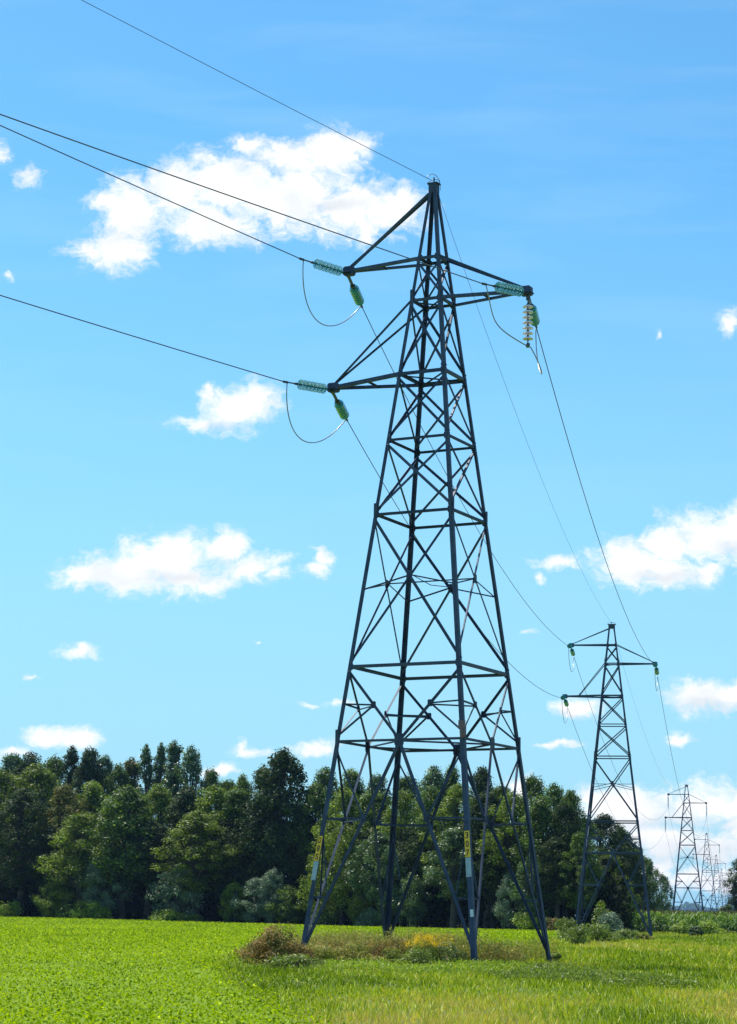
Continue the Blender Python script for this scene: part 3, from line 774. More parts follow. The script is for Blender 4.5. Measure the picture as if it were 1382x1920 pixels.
# bushes round the second pylon and along the corn
BUSH = [ # px, base py, width px, height px, mat, label
 (1080, 1774, 60, 32, 'bushg', 'dark low bush in front of the left foot of the second pylon'),
 (1120, 1770, 90, 36, 'bushg', 'green bush in front of the second pylon, left of its middle'),
 (1060, 1762, 50, 36, 'bushg', 'dull green bush left of the second pylon beside the crop'),
 (1145, 1758, 60, 44, 'willow', 'taller grey green bush between the feet of the second pylon'),
 (1128, 1752, 44, 60, 'bushg', 'upright dark green bush between the feet of the second pylon'),
 (1172, 1764, 56, 20, 'bushg', 'low green bush right of centre under the second pylon'),
 (1205, 1764, 36, 12, 'weed', 'low brownish weeds by the right foot of the second pylon'),
 (1275, 1752, 40, 22, 'bushl', 'round low bush in front of the corn, right of the second pylon'),
 (1330, 1754, 60, 24, 'bushl', 'pale low bush in front of the corn'),
 (1306, 1757, 30, 18, 'bushd', 'small dark bush in front of the corn, between two paler bushes'),
 (1240, 1748, 50, 16, 'bushl', 'low pale weed mound at the foot of the corn'),
 (1364, 1748, 34, 50, 'bushd', 'dark upright sapling in front of the corn near the right edge'),
 (1388, 1750, 40, 26, 'bushd', 'dark bush at the right edge of the picture below the corn'),
 (990, 1744, 60, 34, 'bushl', 'pale green bush at the foot of the wood, right of the nearest pylon'),
 (1040, 1744, 50, 26, 'rustweed', 'brownish bush at the foot of the wood, left of the second pylon'),
 (10, 1722, 60, 32, 'bushl', 'yellow green bush at the foot of the wood, at the left edge'),
 (165, 1728, 70, 34, 'bushl', 'yellow green bush at the foot of the wood, left part'),
 (195, 1728, 40, 22, 'bushl', 'low bright bush beside the yellow green one at the wood edge'),
 (120, 1726, 40, 24, 'bushg', 'small green bush at the foot of the wood, left part'),
 (315, 1732, 80, 22, 'bushl', 'wide low bright bush at the foot of the wood below the tall poplars'),
 (360, 1733, 50, 16, 'bushg', 'low green bush right of the wide bright one at the wood edge'),
 (610, 1738, 50, 30, 'willow', 'grey green bush at the foot of the wood behind the D8S leg'),
 (700, 1741, 60, 34, 'willow', 'grey green bush at the foot of the wood left of the dark leg')]
for px, py, wpx, hpx, mt, lab in BUSH:
    if py < 1746 and px < 1060:
        p = gpt(px, py+1)
        e_ = float(edge(p.x)); p = at(px, py, e_-.5); p.z = float(gz(p.x, p.y))
    else: p = gpt(px, py)
    D = p.y; k_ = D/4009
    plant('bush', p, wpx*k_*.55, hpx*k_*1.12, 1500 if wpx < 70 else 2200, .12*(D/130), mt, lab, 'bush', .65, nclump=20, group='bushes along the wood and corn')

# corn
n = 9000
D = sampleD(n, 176, 300, -.3); x = rng.uniform(0, 1, n); xl = np.interp(D, [150, 175, 200, 240, 330], [18, 20.0, 25, 32, 46]); x = xl+x*(D*.30-xl)
L = 9; xi = np.repeat(x, L); yi = np.repeat(D, L); t = rng.uniform(.1, .95, n*L); hh = np.repeat(rng.uniform(1.35, 1.75, n), L)
p0 = np.stack([xi, yi, hh*t], 1); th = rng.uniform(0, 2*np.pi, n*L); dr = np.stack([np.cos(th), np.sin(th), 0*th], 1)
sd_ = np.stack([-np.sin(th), np.cos(th), 0*th], 1)*.06
up3 = np.array([0, 0, 1.]); p1 = p0+dr*.28+up3*.25; p2 = p0+dr*.62+up3*rng.uniform(-.1, .2, n*L)[:, None]
V = np.concatenate([np.stack([p0-sd_*.7, p0+sd_*.7, p1+sd_, p1-sd_], 1).reshape(-1, 3), np.stack([p1-sd_, p1+sd_, p2+sd_*.15, p2-sd_*.15], 1).reshape(-1, 3)])
Fq = np.arange(len(V)).reshape(-1, 4)
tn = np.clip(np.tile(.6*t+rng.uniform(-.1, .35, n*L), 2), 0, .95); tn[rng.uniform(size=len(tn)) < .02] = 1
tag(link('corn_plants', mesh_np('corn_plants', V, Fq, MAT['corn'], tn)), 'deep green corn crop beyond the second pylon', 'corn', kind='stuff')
xi = np.repeat(x, 5); yi = np.repeat(D, 5)
V, Fq = blades(np.stack([xi, yi, np.repeat(hh[::L], 5)-.1], 1), rng.uniform(.25, .42, len(xi)), .035, .5)
tag(link('corn_tassels', mesh_np('corn_tassels', V, Fq, MAT['tassel'], rng.uniform(size=len(Fq)))), 'brown tassels topping the corn', 'corn', kind='stuff')

# ------------------------------------------------------------------ trees
TM = {
 'G': foliage('leaf_mid_green', [(0, (.018, .04, .006)), (.5, (.070, .120, .018)), (.85, (.17, .245, .045)), (1, (.34, .44, .10))], .4, .5, .2),
 'L': foliage('leaf_light_green', [(0, (.04, .07, .006)), (.5, (.125, .175, .016)), (.85, (.23, .31, .045)), (1, (.40, .48, .10))], .42, .5, .2),
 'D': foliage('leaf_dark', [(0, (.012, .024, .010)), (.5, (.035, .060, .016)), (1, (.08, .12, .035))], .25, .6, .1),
 'W': MAT['willow'],
 'R': foliage('leaf_russet', [(0, (.05, .07, .010)), (.5, (.12, .125, .018)), (1, (.25, .18, .03))], .3, .5, .2),
 'Y': foliage('leaf_yellow_green', [(0, (.04, .06, .006)), (.5, (.105, .15, .014)), (1, (.27, .33, .05))], .4, .5, .2),
 'P': foliage('leaf_poplar', [(0, (.018, .04, .016)), (.5, (.07, .12, .042)), (.85, (.16, .24, .10)), (1, (.32, .42, .22))], .35, .4, .35)}
def tree_proto(seed, H, W, shape, bf, ncl, nlf, ls):
    r = np.random.default_rng(seed)
    def prof(t):          # t 0..1 through the crown
        if shape == 'round': return math.sin(math.pi*min(1, .12+.88*t))**.6
        if shape == 'tall': return (1-t*.9)**.5*min(1, .45+t*3)
        if shape == 'oval': return math.sin(math.pi*(.1+.85*t))**.8
        return (1-.55*t)*min(1, .4+t*4)*(.0 if t > .99 else 1)
    cl = []; cr = []
    # uneven outline: a few dominant limbs make shoulders and spires
    lob = [(r.uniform(0, 2*np.pi), r.uniform(.35, .95), r.uniform(.75, 1.2)) for _ in range(6)]
    for i in range(int(ncl*1.9)):
        t = r.uniform()**.85; a = r.uniform(0, 2*np.pi); q = r.uniform()**.45
        k = 1.0
        for la, lt, lk in lob: k += (lk-1)*math.exp(-((math.cos(a-la)-1)**2+((t-lt)*3)**2))
        rad = prof(t)*W/2*k*q*.86
        cl.append((math.cos(a)*rad, math.sin(a)*rad, H*(bf+(1-bf)*t*.95))); cr.append(W*r.uniform(.055, .13)*(1.1-.3*t))
    for i in range(7):     # leading shoots
        a = r.uniform(0, 2*np.pi); q = r.uniform(0, .34)*W/2; zt = .985-.55*(q/W)**1.0*r.uniform(.6, 1.2)
        cl.append((math.cos(a)*q, math.sin(a)*q, H*zt)); cr.append(W*r.uniform(.05, .08))
        cl.append((math.cos(a)*q, math.sin(a)*q, H*(zt-.055))); cr.append(W*r.uniform(.07, .11))
    cl = np.array(cl); cr = np.array(cr); w = cr**2; k = r.choice(len(cl), nlf, p=w/w.sum())
    d = r.normal(size=(nlf, 3)); d /= np.linalg.norm(d, axis=1, keepdims=True)
    c = cl[k]+d*(cr[k]*r.uniform(.2, 1.3, nlf)**.7)[:, None]*np.array([1, 1, .95])
    V, Fq = leafs(c, ls*r.uniform(.5, 1.5, nlf), .2, .75, r, d*.9)
    tn = np.clip(r.uniform(0, .4, len(cl))[k]+r.uniform(0, .6, nlf), 0, 1)
    cm = mesh_np('crown', V, Fq, TM['G'], tn)
    mb = MB(); tr = H*.013+.04; bend = r.normal(size=(4, 2))*W*.035
    tp = [(0, 0, -.2), (bend[0, 0], bend[0, 1], H*.3), (bend[1, 0], bend[1, 1], H*.6), (bend[2, 0], bend[2, 1], H*.9)]
    mb.tube(tp, [tr*1.3, tr, tr*.6, tr*.15], 8)
    for q in r.permutation(len(cl))[:26]:
        z0 = max(H*bf*.7, cl[q][2]*.62); f = z0/H; b0 = Vector((float(np.interp(f, [0, .3, .6, .9], [0, bend[0, 0], bend[1, 0], bend[2, 0]])), float(np.interp(f, [0, .3, .6, .9], [0, bend[0, 1], bend[1, 1], bend[2, 1]])), z0))
        e = Vector(cl[q]); m_ = b0.lerp(e, .5)+Vector((0, 0, -.1))
        mb.tube([b0, m_, e], [tr*.4, tr*.25, tr*.08], 5)
    tm = mb.mesh('trunk', MAT['bark'])
    return H, W, cm, tm
PRO = {
 'r1': tree_proto(11, 15, 7, 'round', .24, 80, 19500, 0.164), 'r2': tree_proto(12, 15, 7, 'round', .34, 90, 19500, 0.164),
 'o1': tree_proto(13, 15, 5.6, 'oval', .24, 80, 18000, 0.156), 'o2': tree_proto(14, 15, 5.6, 'oval', .32, 80, 18000, 0.156),
 't1': tree_proto(15, 16, 4.2, 'tall', .15, 70, 14250, 0.156), 't2': tree_proto(16, 16, 4.6, 'tall', .25, 70, 14250, 0.156),
 's1': tree_proto(17, 6, 5.0, 'round', .10, 50, 9750, 0.133), 's2': tree_proto(18, 6, 5.0, 'oval', .10, 50, 9750, 0.133),
 'k1': tree_proto(19, 15, 7.5, 'round', .27, 95, 21000, 0.211)}
MAT['shade'] = foliage('shade_leaf', [(0, (.012, .018, .006)), (1, (.035, .05, .014))], .1, .8, .05)  # near-black leaves: the shade inside the wood is put into the colour
ntree = [0]
WX = {'r': 1.6, 'o': 1.7, 't': 2.0, 's': 1.4, 'k': 1.4}
def tree(px, top, wpx, dD, kind, pro, label, D=None, basepy=None):
    by = np.interp(px, [0, 350, 550, 750, 960, 1060, 1400], [1722, 1731, 1737, 1741, 1745, 1744, 1722]) if basepy is None else basepy
    if D is None:
        D = 200.
        for _ in range(6): D = float(edge(at(px, by, D).x))+dD
    b = at(px, by, D); z0 = float(gz(b.x, b.y)); h = at(px, top, D).z-z0
    H, W, cm, tm = PRO[pro]
    ntree[0] += 1
    root = empty('shrub' if H < 10 else 'tree', (b.x, D, z0), ntree[0]*2.399)
    w = wpx*D/4009*WX.get(pro[0], 1.3)
    root.scale = (w/W, w/W, h/H)
    c = link('crown', cm, root); t = link('trunk', tm, root)
    c.material_slots[0].link = 'OBJECT'; c.material_slots[0].material = TM[kind]
    tag(root, label, 'shrub' if H < 10 else 'tree', 'trees and shrubs of the wood'); return root
T = [
 # back row: the skyline, left to right
 (10, 1408, 70, 22, 'P', 'o2', 'thin topped tree on the skyline at the left edge of the wood'),
 (45, 1410, 80, 20, 'D', 'o1', 'dark tree on the skyline second from the left edge'),
 (90, 1412, 80, 24, 'G', 'r1', 'green tree on the skyline left of the narrow dark spire'),
 (124, 1395, 40, 20, 'D', 't1', 'narrow dark spire on the skyline under the low left cloud'),
 (158, 1398, 62, 18, 'D', 'o2', 'dark pointed tree right of the narrow spire on the skyline'),
 (184, 1412, 50, 22, 'P', 'o2', 'bluish tree on the right shoulder of the dark pointed one'),
 (214, 1432, 60, 20, 'G', 'r2', 'lower green tree in the dip left of the tall poplars'),
 (238, 1418, 46, 22, 'R', 't2', 'olive brown tree top just left of the tall poplars'),
 (265, 1392, 34, 20, 'P', 't1', 'leftmost and narrowest of the tall bluish poplars'),
 (291, 1389, 34, 22, 'P', 't1', 'second tall bluish poplar from the left'),
 (318, 1386, 44, 19, 'P', 't2', 'tallest bluish poplar, centre of the group'),
 (350, 1398, 56, 18, 'P', 'o1', 'broader bluish poplar at the right of the group'),
 (388, 1436, 60, 20, 'G', 'r1', 'green tree on the falling skyline right of the poplars'),
 (420, 1458, 60, 22, 'G', 'o2', 'low green tree in the dip left of the big dark tree'),
 (450, 1452, 50, 16, 'L', 'r2', 'small light green crown beside the big dark tree on its left'),
 (605, 1438, 70, 20, 'G', 'o1', 'thinly leaved tree on the skyline right of the big dark tree'),
 (655, 1438, 70, 22, 'G', 'o2', 'ragged topped tree behind the upper left part of the pylon base'),
 (705, 1448, 64, 20, 'P', 'o2', 'grey green tree on the skyline left of the dark pylon leg'),
 (760, 1448, 70, 22, 'G', 'r1', 'green tree on the skyline right of the dark pylon leg'),
 (812, 1436, 70, 18, 'P', 'o1', 'bushy tree on the skyline between the dark leg and the 307 leg'),
 (845, 1430, 50, 20, 'G', 'o2', 'pointed tree on the skyline just left of the 307 leg'),
 (902, 1438, 72, 16, 'D', 'r2', 'dark rounded tree on the skyline just right of the 307 leg'),
 (940, 1466, 60, 14, 'Y', 'r1', 'yellow green tree below the dark rounded crown right of the 307 leg'),
 (998, 1448, 70, 8, 'G', 'r1', 'tall green tree behind the right leg of the nearest pylon'),
 (1040, 1468, 60, 7, 'G', 'o1', 'green tree right of the nearest pylon at the wood corner'),
 (1072, 1482, 66, 6, 'G', 'r2', 'outermost full height tree at the right corner of the wood'),
 # middle row
 (-10, 1440, 110, 9, 'Y', 'r1', 'large olive tree cut by the left edge, below the skyline'),
 (60, 1432, 110, 10, 'Y', 'r2', 'large olive green tree second from the left edge'),
 (112, 1470, 70, 4, 'R', 'o1', 'russet topped tree in the left part of the wood'),
 (165, 1462, 80, 8, 'L', 'o2', 'light green tree right of the russet one'),
 (35, 1478, 90, 3, 'D', 'o1', 'dark shadowy tree near the left edge in front of the olive ones'),
 (230, 1474, 120, 2, 'G', 'k1', 'broad green tree in front of and left of the poplars'),
 (290, 1470, 80, 7, 'L', 'r2', 'light tree below the two narrow poplars'),
 (345, 1470, 80, 6, 'D', 'o2', 'dark tree below the broad poplar'),
 (395, 1472, 80, 5, 'L', 'o1', 'yellow green tree left of the big dark tree'),
 (440, 1475, 70, 5, 'G', 'o2', 'mid green tree touching the big dark tree on its left'),
 (525, 1405, 118, 5, 'D', 'k1', 'big dark round topped tree standing above the wood'),
 (488, 1432, 70, 7, 'D', 'r1', 'dark shoulder crown on the left of the big dark tree'),
 (590, 1470, 80, 6, 'G', 'r2', 'green tree behind the left leg of the nearest pylon'),
 (645, 1478, 80, 5, 'L', 'o1', 'light green tree between the left leg and the dark leg'),
 (700, 1480, 80, 6, 'G', 'o2', 'green tree directly left of the dark pylon leg'),
 (752, 1476, 76, 5, 'L', 'r1', 'light green tree directly right of the dark pylon leg'),
 (806, 1474, 80, 5, 'G', 'r2', 'green tree in the middle of the nearest pylon base'),
 (858, 1470, 76, 5, 'L', 'o1', 'light green tree behind the 307 leg'),
 (912, 1482, 80, 4, 'D', 'o2', 'dark tree right of the 307 leg in front of the skyline'),
 (962, 1484, 76, 4, 'L', 'o1', 'light green tree left of the right leg of the nearest pylon'),
 (1015, 1490, 76, 3, 'G', 'o2', 'green tree at the wood front right of the nearest pylon'),
 (1060, 1500, 70, 3, 'D', 'r1', 'dark leafed tree at the wood front near the second pylon'),
 # front row, lower crowns; most painted dark to stand for shade low down
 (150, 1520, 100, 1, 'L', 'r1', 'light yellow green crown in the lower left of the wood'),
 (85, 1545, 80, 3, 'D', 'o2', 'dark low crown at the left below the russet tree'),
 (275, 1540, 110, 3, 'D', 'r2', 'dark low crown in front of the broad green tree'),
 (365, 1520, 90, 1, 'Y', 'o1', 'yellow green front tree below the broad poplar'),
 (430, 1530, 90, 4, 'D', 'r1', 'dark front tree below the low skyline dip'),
 (485, 1500, 90, 4, 'D', 'r2', 'front tree coloured dark for shade, under the big dark one'),
 (560, 1520, 90, 4, 'D', 'r1', 'front tree coloured dark for shade, left of the D8S leg'),
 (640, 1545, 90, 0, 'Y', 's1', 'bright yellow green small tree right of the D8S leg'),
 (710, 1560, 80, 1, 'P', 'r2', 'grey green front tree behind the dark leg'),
 (780, 1550, 90, 4, 'D', 'r1', 'front tree coloured dark for shade, in the middle of the pylon base'),
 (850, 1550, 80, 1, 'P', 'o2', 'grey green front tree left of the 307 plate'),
 (925, 1555, 80, 4, 'D', 'r2', 'front tree coloured dark for shade, right of the 307 plate'),
 (985, 1560, 80, 4, 'D', 'r1', 'front tree coloured dark for shade, between the two pylons'),
 (1045, 1570, 80, 1, 'D', 'r2', 'front tree coloured dark for shade, left of the second pylon'),
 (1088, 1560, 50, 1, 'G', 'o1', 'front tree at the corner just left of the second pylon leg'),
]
for t_ in T: tree(*t_)
SHR = [
 (95, 1655, 50, -.5, 'L', 's2', 'light green shrub at the foot of the wood left of the yellow bushes'),
 (115, 1668, 60, -.5, 'L', 's1', 'bright leafy shrub at the wood foot in the left part'),
 (195, 1600, 76, .5, 'W', 's1', 'silvery grey green shrub in the left part of the wood edge'),
 (335, 1622, 80, 0, 'W', 's2', 'silvery willow like shrub below the poplars'),
 (440, 1655, 50, -.5, 'L', 's1', 'round green shrub left of the silvery ones at the wood foot'),
 (478, 1648, 66, -.3, 'W', 's2', 'silvery shrub left of the D8S leg foot'),
 (540, 1662, 66, -.5, 'G', 's1', 'spreading green shrub just left of the D8S leg foot'),
 (512, 1630, 50, 0, 'W', 's1', 'upper silvery shrub sprig under the big dark tree'),
 (610, 1600, 70, -.2, 'L', 's2', 'yellow green shrub behind the D8S leg'),
 (680, 1640, 46, -.4, 'Y', 's1', 'small yellow green shrub left of the dark leg'),
 (730, 1590, 60, 0, 'P', 's2', 'grey green shrub right behind the dark leg'),
 (770, 1640, 56, 0, 'P', 's1', 'dim grey green shrub between the dark leg and the 307 leg'),
 (955, 1640, 50, 0, 'W', 's2', 'silvery shrub at the wood foot right of the 307 leg'),
 (1000, 1600, 66, -.2, 'P', 's1', 'grey green shrub at the wood front between the pylons')]
for t_ in SHR: tree(*t_)
# trees beyond the corner, along the line behind the second pylon
T2 = [
 (1095, 1528, 70, 178, 'G', 'r1', 'green round tree seen through the left legs of the second pylon'),
 (1132, 1526, 84, 186, 'D', 'r2', 'dark round topped tree behind the middle of the second pylon', ),
 (1165, 1552, 70, 192, 'D', 'k1', 'dark tree on the right slope behind the second pylon'),
 (1195, 1586, 50, 210, 'G', 'o2', 'smaller tree behind the right legs of the second pylon'),
 (1140, 1600, 60, 176, 'Y', 'r1', 'yellow green tree low between the legs of the second pylon'),
 (1165, 1640, 54, 178, 'L', 's1', 'light green shrub low behind the second pylon'),
 (1218, 1612, 44, 222, 'P', 's2', 'open silvery leaved tree left of the third pylon'),
 (1242, 1640, 38, 228, 'P', 's1', 'small silvery leaved tree next to the third pylon'),
 (1205, 1640, 60, 205, 'D', 's1', 'dark shrubby tree behind the right foot of the second pylon'),
 (1380, 1655, 26, 250, 'D', 's2', 'lower dark leaves of the tree at the right edge'),
 (1398, 1598, 46, 250, 'D', 'o1', 'dark tree cut by the right edge of the picture')]
for a in T2: tree(a[0], a[1], a[2], 0, a[4], a[5], a[6], D=a[3], basepy=1745)

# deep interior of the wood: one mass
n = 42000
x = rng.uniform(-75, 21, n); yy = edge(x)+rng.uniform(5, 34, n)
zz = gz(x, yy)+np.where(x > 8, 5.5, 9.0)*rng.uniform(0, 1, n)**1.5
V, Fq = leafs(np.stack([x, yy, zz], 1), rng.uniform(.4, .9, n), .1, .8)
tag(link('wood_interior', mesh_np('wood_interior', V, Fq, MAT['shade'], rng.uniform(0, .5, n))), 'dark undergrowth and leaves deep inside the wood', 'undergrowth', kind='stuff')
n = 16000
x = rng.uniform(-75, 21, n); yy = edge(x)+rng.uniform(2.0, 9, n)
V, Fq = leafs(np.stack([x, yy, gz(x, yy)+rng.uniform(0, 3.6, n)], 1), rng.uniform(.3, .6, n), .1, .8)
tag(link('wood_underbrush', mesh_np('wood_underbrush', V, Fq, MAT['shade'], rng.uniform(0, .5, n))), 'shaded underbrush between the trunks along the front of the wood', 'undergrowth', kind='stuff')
# far treeline
n = 30000; D = 5000
x = rng.uniform(600, 1900, n); hh = 23+6*pn2(x, 0*x, 80, 31)+4.5*pn2(x, 0*x, 22, 32)
xt = at(1290, 1705, D).x; hh = hh+11*np.exp(-((x-xt)/13)**2)*1.0+8*np.exp(-((x-xt-21)/8)**2)
zz = rng.uniform(0, 1, n)**.8*hh
V, Fq = leafs(np.stack([x, D+rng.uniform(-20, 20, n), zz], 1), rng.uniform(2.5, 6, n), .2, .9)
tag(link('far_treeline', mesh_np('far_treeline', V, Fq, TM['G'], rng.uniform(0, 1, n))), 'distant blue hazy treeline on the horizon behind the pylons', 'treeline', kind='stuff')

# ------------------------------------------------------------------ haze
HZ = True
if HZ:
    mb = MB(); mb.slab(Vector((0, 2900, 18.5)), Vector((1, 0, 0)), Vector((0, 1, 0)), Vector((0, 0, 1)), 2600, 3000, 19.5)
    m, nt, out = newmat('thin_air'); v = N(nt, 'ShaderNodeVolumePrincipled')
    v.inputs['Color'].default_value = (.34, .56, 1, 1); v.inputs['Density'].default_value = .00007; v.inputs['Anisotropy'].default_value = .3
    nt.links.new(v.outputs[0], out.inputs['Volume'])
    o = mb.build('haze', m); tag(o, kind='stuff')

# ------------------------------------------------------------------ sky and sun
SUN_EL, SUN_AZ = 61, -43      # azimuth from +Y, positive to the right
w = bpy.data.worlds.new('World'); sc.world = w; w.use_nodes = True
nt = w.node_tree; nt.nodes.clear()
out = nt.nodes.new('ShaderNodeOutputWorld'); bg = nt.nodes.new('ShaderNodeBackground')
sky = nt.nodes.new('ShaderNodeTexSky'); sky.sky_type = 'NISHITA'; sky.sun_disc = False
sky.sun_elevation = R(SUN_EL); sky.sun_rotation = R(SUN_AZ); sky.altitude = 200; sky.air_density = 1.0; sky.dust_density = .5; sky.ozone_density = 2.0
def MN(op, a=None, b=None, clamp=False, c=None):
    n = nt.nodes.new('ShaderNodeMath'); n.operation = op; n.use_clamp = clamp
    for i, q in enumerate((a, b, c)):
        if q is None: continue
        if isinstance(q, (int, float)): n.inputs[i].default_value = q
        else: nt.links.new(q, n.inputs[i])
    return n.outputs[0]
tcn = nt.nodes.new('ShaderNodeTexCoord'); sx = nt.nodes.new('ShaderNodeSeparateXYZ'); nt.links.new(tcn.outputs['Generated'], sx.inputs[0])
yv = MN('MAXIMUM', sx.outputs['Y'], .02)
cb = nt.nodes.new('ShaderNodeCombineXYZ')
nt.links.new(MN('DIVIDE', sx.outputs['X'], yv), cb.inputs[0]); nt.links.new(MN('DIVIDE', sx.outputs['Z'], yv), cb.inputs[1])
Pn = cb.outputs[0]
def noise(vec, scale, detail, rough=.55, dist=0.0):
    n = nt.nodes.new('ShaderNodeTexNoise'); n.inputs['Scale'].default_value = scale; n.inputs['Detail'].default_value = detail
    n.inputs['Roughness'].default_value = rough; n.inputs['Distortion'].default_value = dist
    nt.links.new(vec, n.inputs['Vector']); return n
def VM(op, a, b=None, c=None):
    n = nt.nodes.new('ShaderNodeVectorMath'); n.operation = op
    for i, q in enumerate((a, b, c)):
        if q is None: continue
        if isinstance(q, tuple): n.inputs[i].default_value = q
        else: nt.links.new(q, n.inputs[i])
    return n
# warp the coordinates so outlines are ragged
nw = noise(Pn, 55, 6, .6)
wv = VM('MULTIPLY_ADD', nw.outputs['Color'], (.022, .014, 0), (-.011, -.007, 0)).outputs[0]
Pw = VM('ADD', Pn, wv).outputs[0]
BL = [ # centre px, radii px, strength of cover
 (470, 268, 46, 24), (535, 298, 62, 34), (612, 285, 66, 46), (672, 268, 46, 26), (440, 345, 130, 56), (560, 368, 120, 64), (655, 385, 95, 58), (740, 385, 62, 38),
 (335, 352, 70, 52), (245, 400, 60, 66), (225, 462, 62, 44), (160, 468, 46, 26), (682, 445, 32, 26), (400, 425, 95, 36), (205, 375, 34, 22),
 (430, 772, 62, 36), (478, 752, 46, 38), (372, 798, 50, 20), (388, 742, 26, 26), (508, 768, 26, 18),
 (215, 1078, 105, 36), (320, 1052, 92, 50), (345, 1084, 95, 30), (420, 1032, 38, 38), (470, 1062, 64, 28), (522, 1078, 44, 16), (165, 1078, 54, 26), (390, 1098, 44, 14),
 (592, 1070, 34, 20), (604, 1048, 30, 22),
 (1335, 1004, 92, 46), (1255, 1018, 46, 30), (1395, 985, 70, 44), (1180, 1056, 66, 42), (1245, 1070, 60, 28), (1330, 1076, 36, 26), (1145, 1062, 36, 20),
 (1040, 1058, 52, 18), (1010, 1082, 20, 12),
 (1322, 1305, 72, 30), (1385, 1300, 50, 28), (1078, 1330, 46, 22), (1106, 1326, 30, 18),
 (150, 1222, 50, 17), (62, 1266, 34, 10), (125, 1382, 66, 20), (95, 1372, 34, 16), (465, 1408, 52, 15), (452, 1400, 22, 16), (592, 1402, 58, 20), (640, 1318, 40, 12), (575, 1319, 30, 8), (418, 1442, 34, 16),
 (52, 335, 34, 26), (12, 522, 18, 14), (1372, 605, 28, 28), (985, 1190, 20, 10), (1230, 622, 12, 16), (1272, 1382, 36, 18), (1050, 1396, 56, 9), (482, 1210, 12, 7), (-5, 290, 22, 26),
 (1195, 1525, 90, 42), (1275, 1512, 60, 34), (1350, 1506, 66, 38), (1240, 1575, 80, 34), (1345, 1590, 60, 34), (1210, 1622, 66, 28), (1325, 1648, 90, 26), (1120, 1505, 50, 30), (985, 1478, 40, 26), (20, 1412, 50, 16), (1400, 1550, 60, 50)]
acc = None
for cx, cy, rx, ry in BL:
    gx, gy = gno(cx, cy); gx1, _ = gno(cx+rx, cy); _, gy1 = gno(cx, cy-ry)
    ax, ay = 1/(gx1-gx), 1/(gy1-gy)
    wk_ = -.08 if (rx*ry > 1300) else (.20 if rx*ry > 500 else .48)
    q = VM('MULTIPLY_ADD', Pw, (ax, ay, 0), (-gx*ax, -gy*ay, 0)).outputs[0]
    l = VM('LENGTH', q).outputs['Value']
    if wk_: l = MN('ADD', l, wk_)
    acc = l if acc is None else MN('SMOOTH_MIN', acc, l, c=.25)
nf = noise(VM('MULTIPLY', Pw, (1, 1.35, 1)).outputs[0], 75, 12, .68, .1)
nf3 = noise(VM('MULTIPLY', Pw, (1, 1.2, 1)).outputs[0], 230, 8, .65, .1)
nf2 = noise(VM('MULTIPLY', Pn, (1, 1.5, 1)).outputs[0], 19, 4, .5)
fld = MN('SUBTRACT', 1.0, acc)
fld = MN('MAXIMUM', fld, -2.0)
fld = MN('ADD', fld, MN('MULTIPLY', MN('SUBTRACT', nf.outputs['Fac'], .5), 2.1))
fld = MN('ADD', fld, MN('MULTIPLY', MN('SUBTRACT', nf3.outputs['Fac'], .5), .8))
fld = MN('ADD', fld, MN('MULTIPLY', MN('SUBTRACT', nf2.outputs['Fac'], .5), .8))
mr = nt.nodes.new('ShaderNodeMapRange'); mr.interpolation_type = 'SMOOTHSTEP'; mr.inputs[1].default_value = -.34; mr.inputs[2].default_value = .72
nt.links.new(fld, mr.inputs[0]); dens = mr.outputs[0]
# other parts of the sky: scattered cumulus by direction
gc = noise(tcn.outputs['Generated'], 5.0, 9, .6)
mg = nt.nodes.new('ShaderNodeMapRange'); mg.interpolation_type = 'SMOOTHSTEP'; mg.inputs[1].default_value = .56; mg.inputs[2].default_value = .70; nt.links.new(gc.outputs['Fac'], mg.inputs[0])
# window around the pictured part where only the placed clouds stand
hor = MN('GREATER_THAN', MN('ABSOLUTE', MN('DIVIDE', sx.outputs['X'], yv)), .24)
up_ = MN('GREATER_THAN', MN('DIVIDE', sx.outputs['Z'], yv), .50); bk = MN('LESS_THAN', sx.outputs['Y'], .05)
outw = MN('MAXIMUM', MN('MAXIMUM', hor, up_), bk)
dens = MN('MAXIMUM', dens, MN('MULTIPLY', MN('MULTIPLY', mg.outputs[0], outw), .8), True)
# thin streaks of high cloud
st_ = noise(VM('MULTIPLY', Pn, (1.3, 9, 1)).outputs[0], 4.5, 5, .55, .4)
ms = nt.nodes.new('ShaderNodeMapRange'); ms.inputs[1].default_value = .48; ms.inputs[2].default_value = .85; ms.inputs[4].default_value = .24; nt.links.new(st_.outputs['Fac'], ms.inputs[0])
# sky colour
gm = nt.nodes.new('ShaderNodeMix'); gm.data_type = 'RGBA'; gm.blend_type = 'MULTIPLY'; gm.inputs[0].default_value = 1
gm.inputs[7].default_value = (.66, 1.28, 1.46, 1); nt.links.new(sky.outputs[0], gm.inputs[6])
skc = nt.nodes.new('ShaderNodeMix'); skc.data_type = 'RGBA'; nt.links.new(ms.outputs[0], skc.inputs[0]); nt.links.new(gm.outputs[2], skc.inputs[6])
SS = .085
skc.inputs[7].default_value = (.36/SS, .58/SS, .72/SS, 1)
hz = nt.nodes.new('ShaderNodeMapRange'); hz.interpolation_type = 'SMOOTHSTEP'; hz.inputs[1].default_value = .36; hz.inputs[2].default_value = -.01; hz.inputs[3].default_value = 0; hz.inputs[4].default_value = .92
nt.links.new(sx.outputs['Z'], hz.inputs[0])
skh = nt.nodes.new('ShaderNodeMix'); skh.data_type = 'RGBA'; nt.links.new(hz.outputs[0], skh.inputs[0]); nt.links.new(skc.outputs[2], skh.inputs[6]); skh.inputs[7].default_value = (.27/SS, .50/SS, .645/SS, 1)
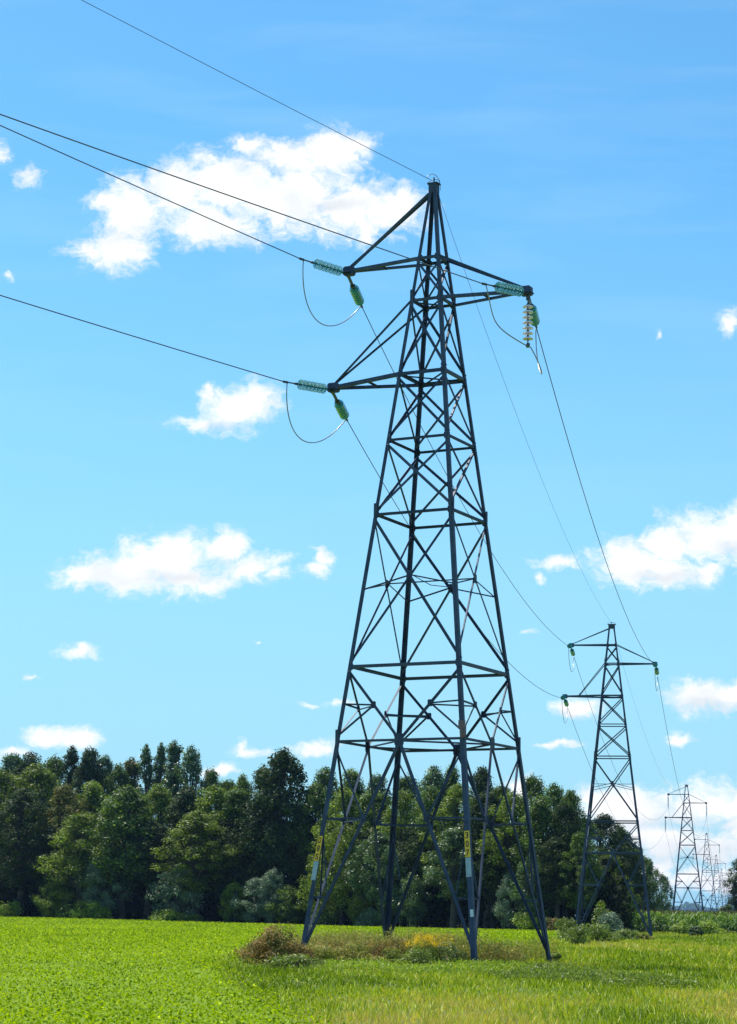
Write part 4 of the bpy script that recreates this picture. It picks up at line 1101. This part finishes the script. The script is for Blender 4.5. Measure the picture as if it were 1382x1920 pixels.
# cloud body colour: noise-grey patches stand in for shading
ns = noise(VM('MULTIPLY', Pn, (1, 1.6, 1)).outputs[0], 34, 5, .5)
cr_ = nt.nodes.new('ShaderNodeValToRGB'); e = cr_.color_ramp.elements; e[0].position = .48; e[0].color = (.76/SS, .76/SS, .765/SS, 1); e[1].position = .68; e[1].color = (.63/SS, .665/SS, .70/SS, 1)
nt.links.new(ns.outputs['Fac'], cr_.inputs[0])
SH = [(330, 1084, 95, 14), (1400, 1022, 60, 16), (1235, 1078, 80, 13), (1335, 1322, 70, 12), (1300, 1600, 160, 26), (1250, 1545, 120, 16), (1080, 1342, 40, 8), (420, 800, 50, 9), (640, 385, 50, 12)]  # cloud undersides painted grey as self-shade
sa = None
for cx, cy, rx, ry in SH:
    gx, gy = gno(cx, cy); gx1, _ = gno(cx+rx, cy); _, gy1 = gno(cx, cy-ry); ax, ay = 1/(gx1-gx), 1/(gy1-gy)
    l = VM('LENGTH', VM('MULTIPLY_ADD', Pw, (ax, ay, 0), (-gx*ax, -gy*ay, 0)).outputs[0]).outputs['Value']
    sa = l if sa is None else MN('SMOOTH_MIN', sa, l, c=.3)
sm = nt.nodes.new('ShaderNodeMapRange'); sm.interpolation_type = 'SMOOTHSTEP'; sm.inputs[1].default_value = 1.7; sm.inputs[2].default_value = 0.0; sm.inputs[4].default_value = .75; nt.links.new(sa, sm.inputs[0])
csh = nt.nodes.new('ShaderNodeMix'); csh.data_type = 'RGBA'; nt.links.new(sm.outputs[0], csh.inputs[0]); nt.links.new(cr_.outputs[0], csh.inputs[6]); csh.inputs[7].default_value = (.52/SS, .56/SS, .60/SS, 1)
fin = nt.nodes.new('ShaderNodeMix'); fin.data_type = 'RGBA'; nt.links.new(dens, fin.inputs[0]); nt.links.new(skh.outputs[2], fin.inputs[6]); nt.links.new(csh.outputs[2], fin.inputs[7])
nt.links.new(fin.outputs[2], bg.inputs['Color']); bg.inputs['Strength'].default_value = SS
nt.links.new(bg.outputs[0], out.inputs[0])
w.cycles.sampling_method = 'MANUAL'; w.cycles.sample_map_resolution = 512

sl = bpy.data.lights.new('sun', 'SUN'); sl.energy = 5.0; sl.angle = R(.53); sl.color = (1, .95, .86)
so = bpy.data.objects.new('sun', sl); col.objects.link(so)
el, az = R(SUN_EL), R(SUN_AZ)
dv = Vector((math.sin(az)*math.cos(el), math.cos(az)*math.cos(el), math.sin(el)))
so.rotation_mode = 'QUATERNION'; so.rotation_quaternion = Vector((0, 0, 1)).rotation_difference(dv)

sc.view_settings.view_transform = 'Standard'; sc.view_settings.look = 'None'; sc.view_settings.gamma = 1; sc.view_settings.exposure = .55
sc.cycles.max_bounces = 8; sc.cycles.transparent_max_bounces = 8; sc.cycles.volume_bounces = 0
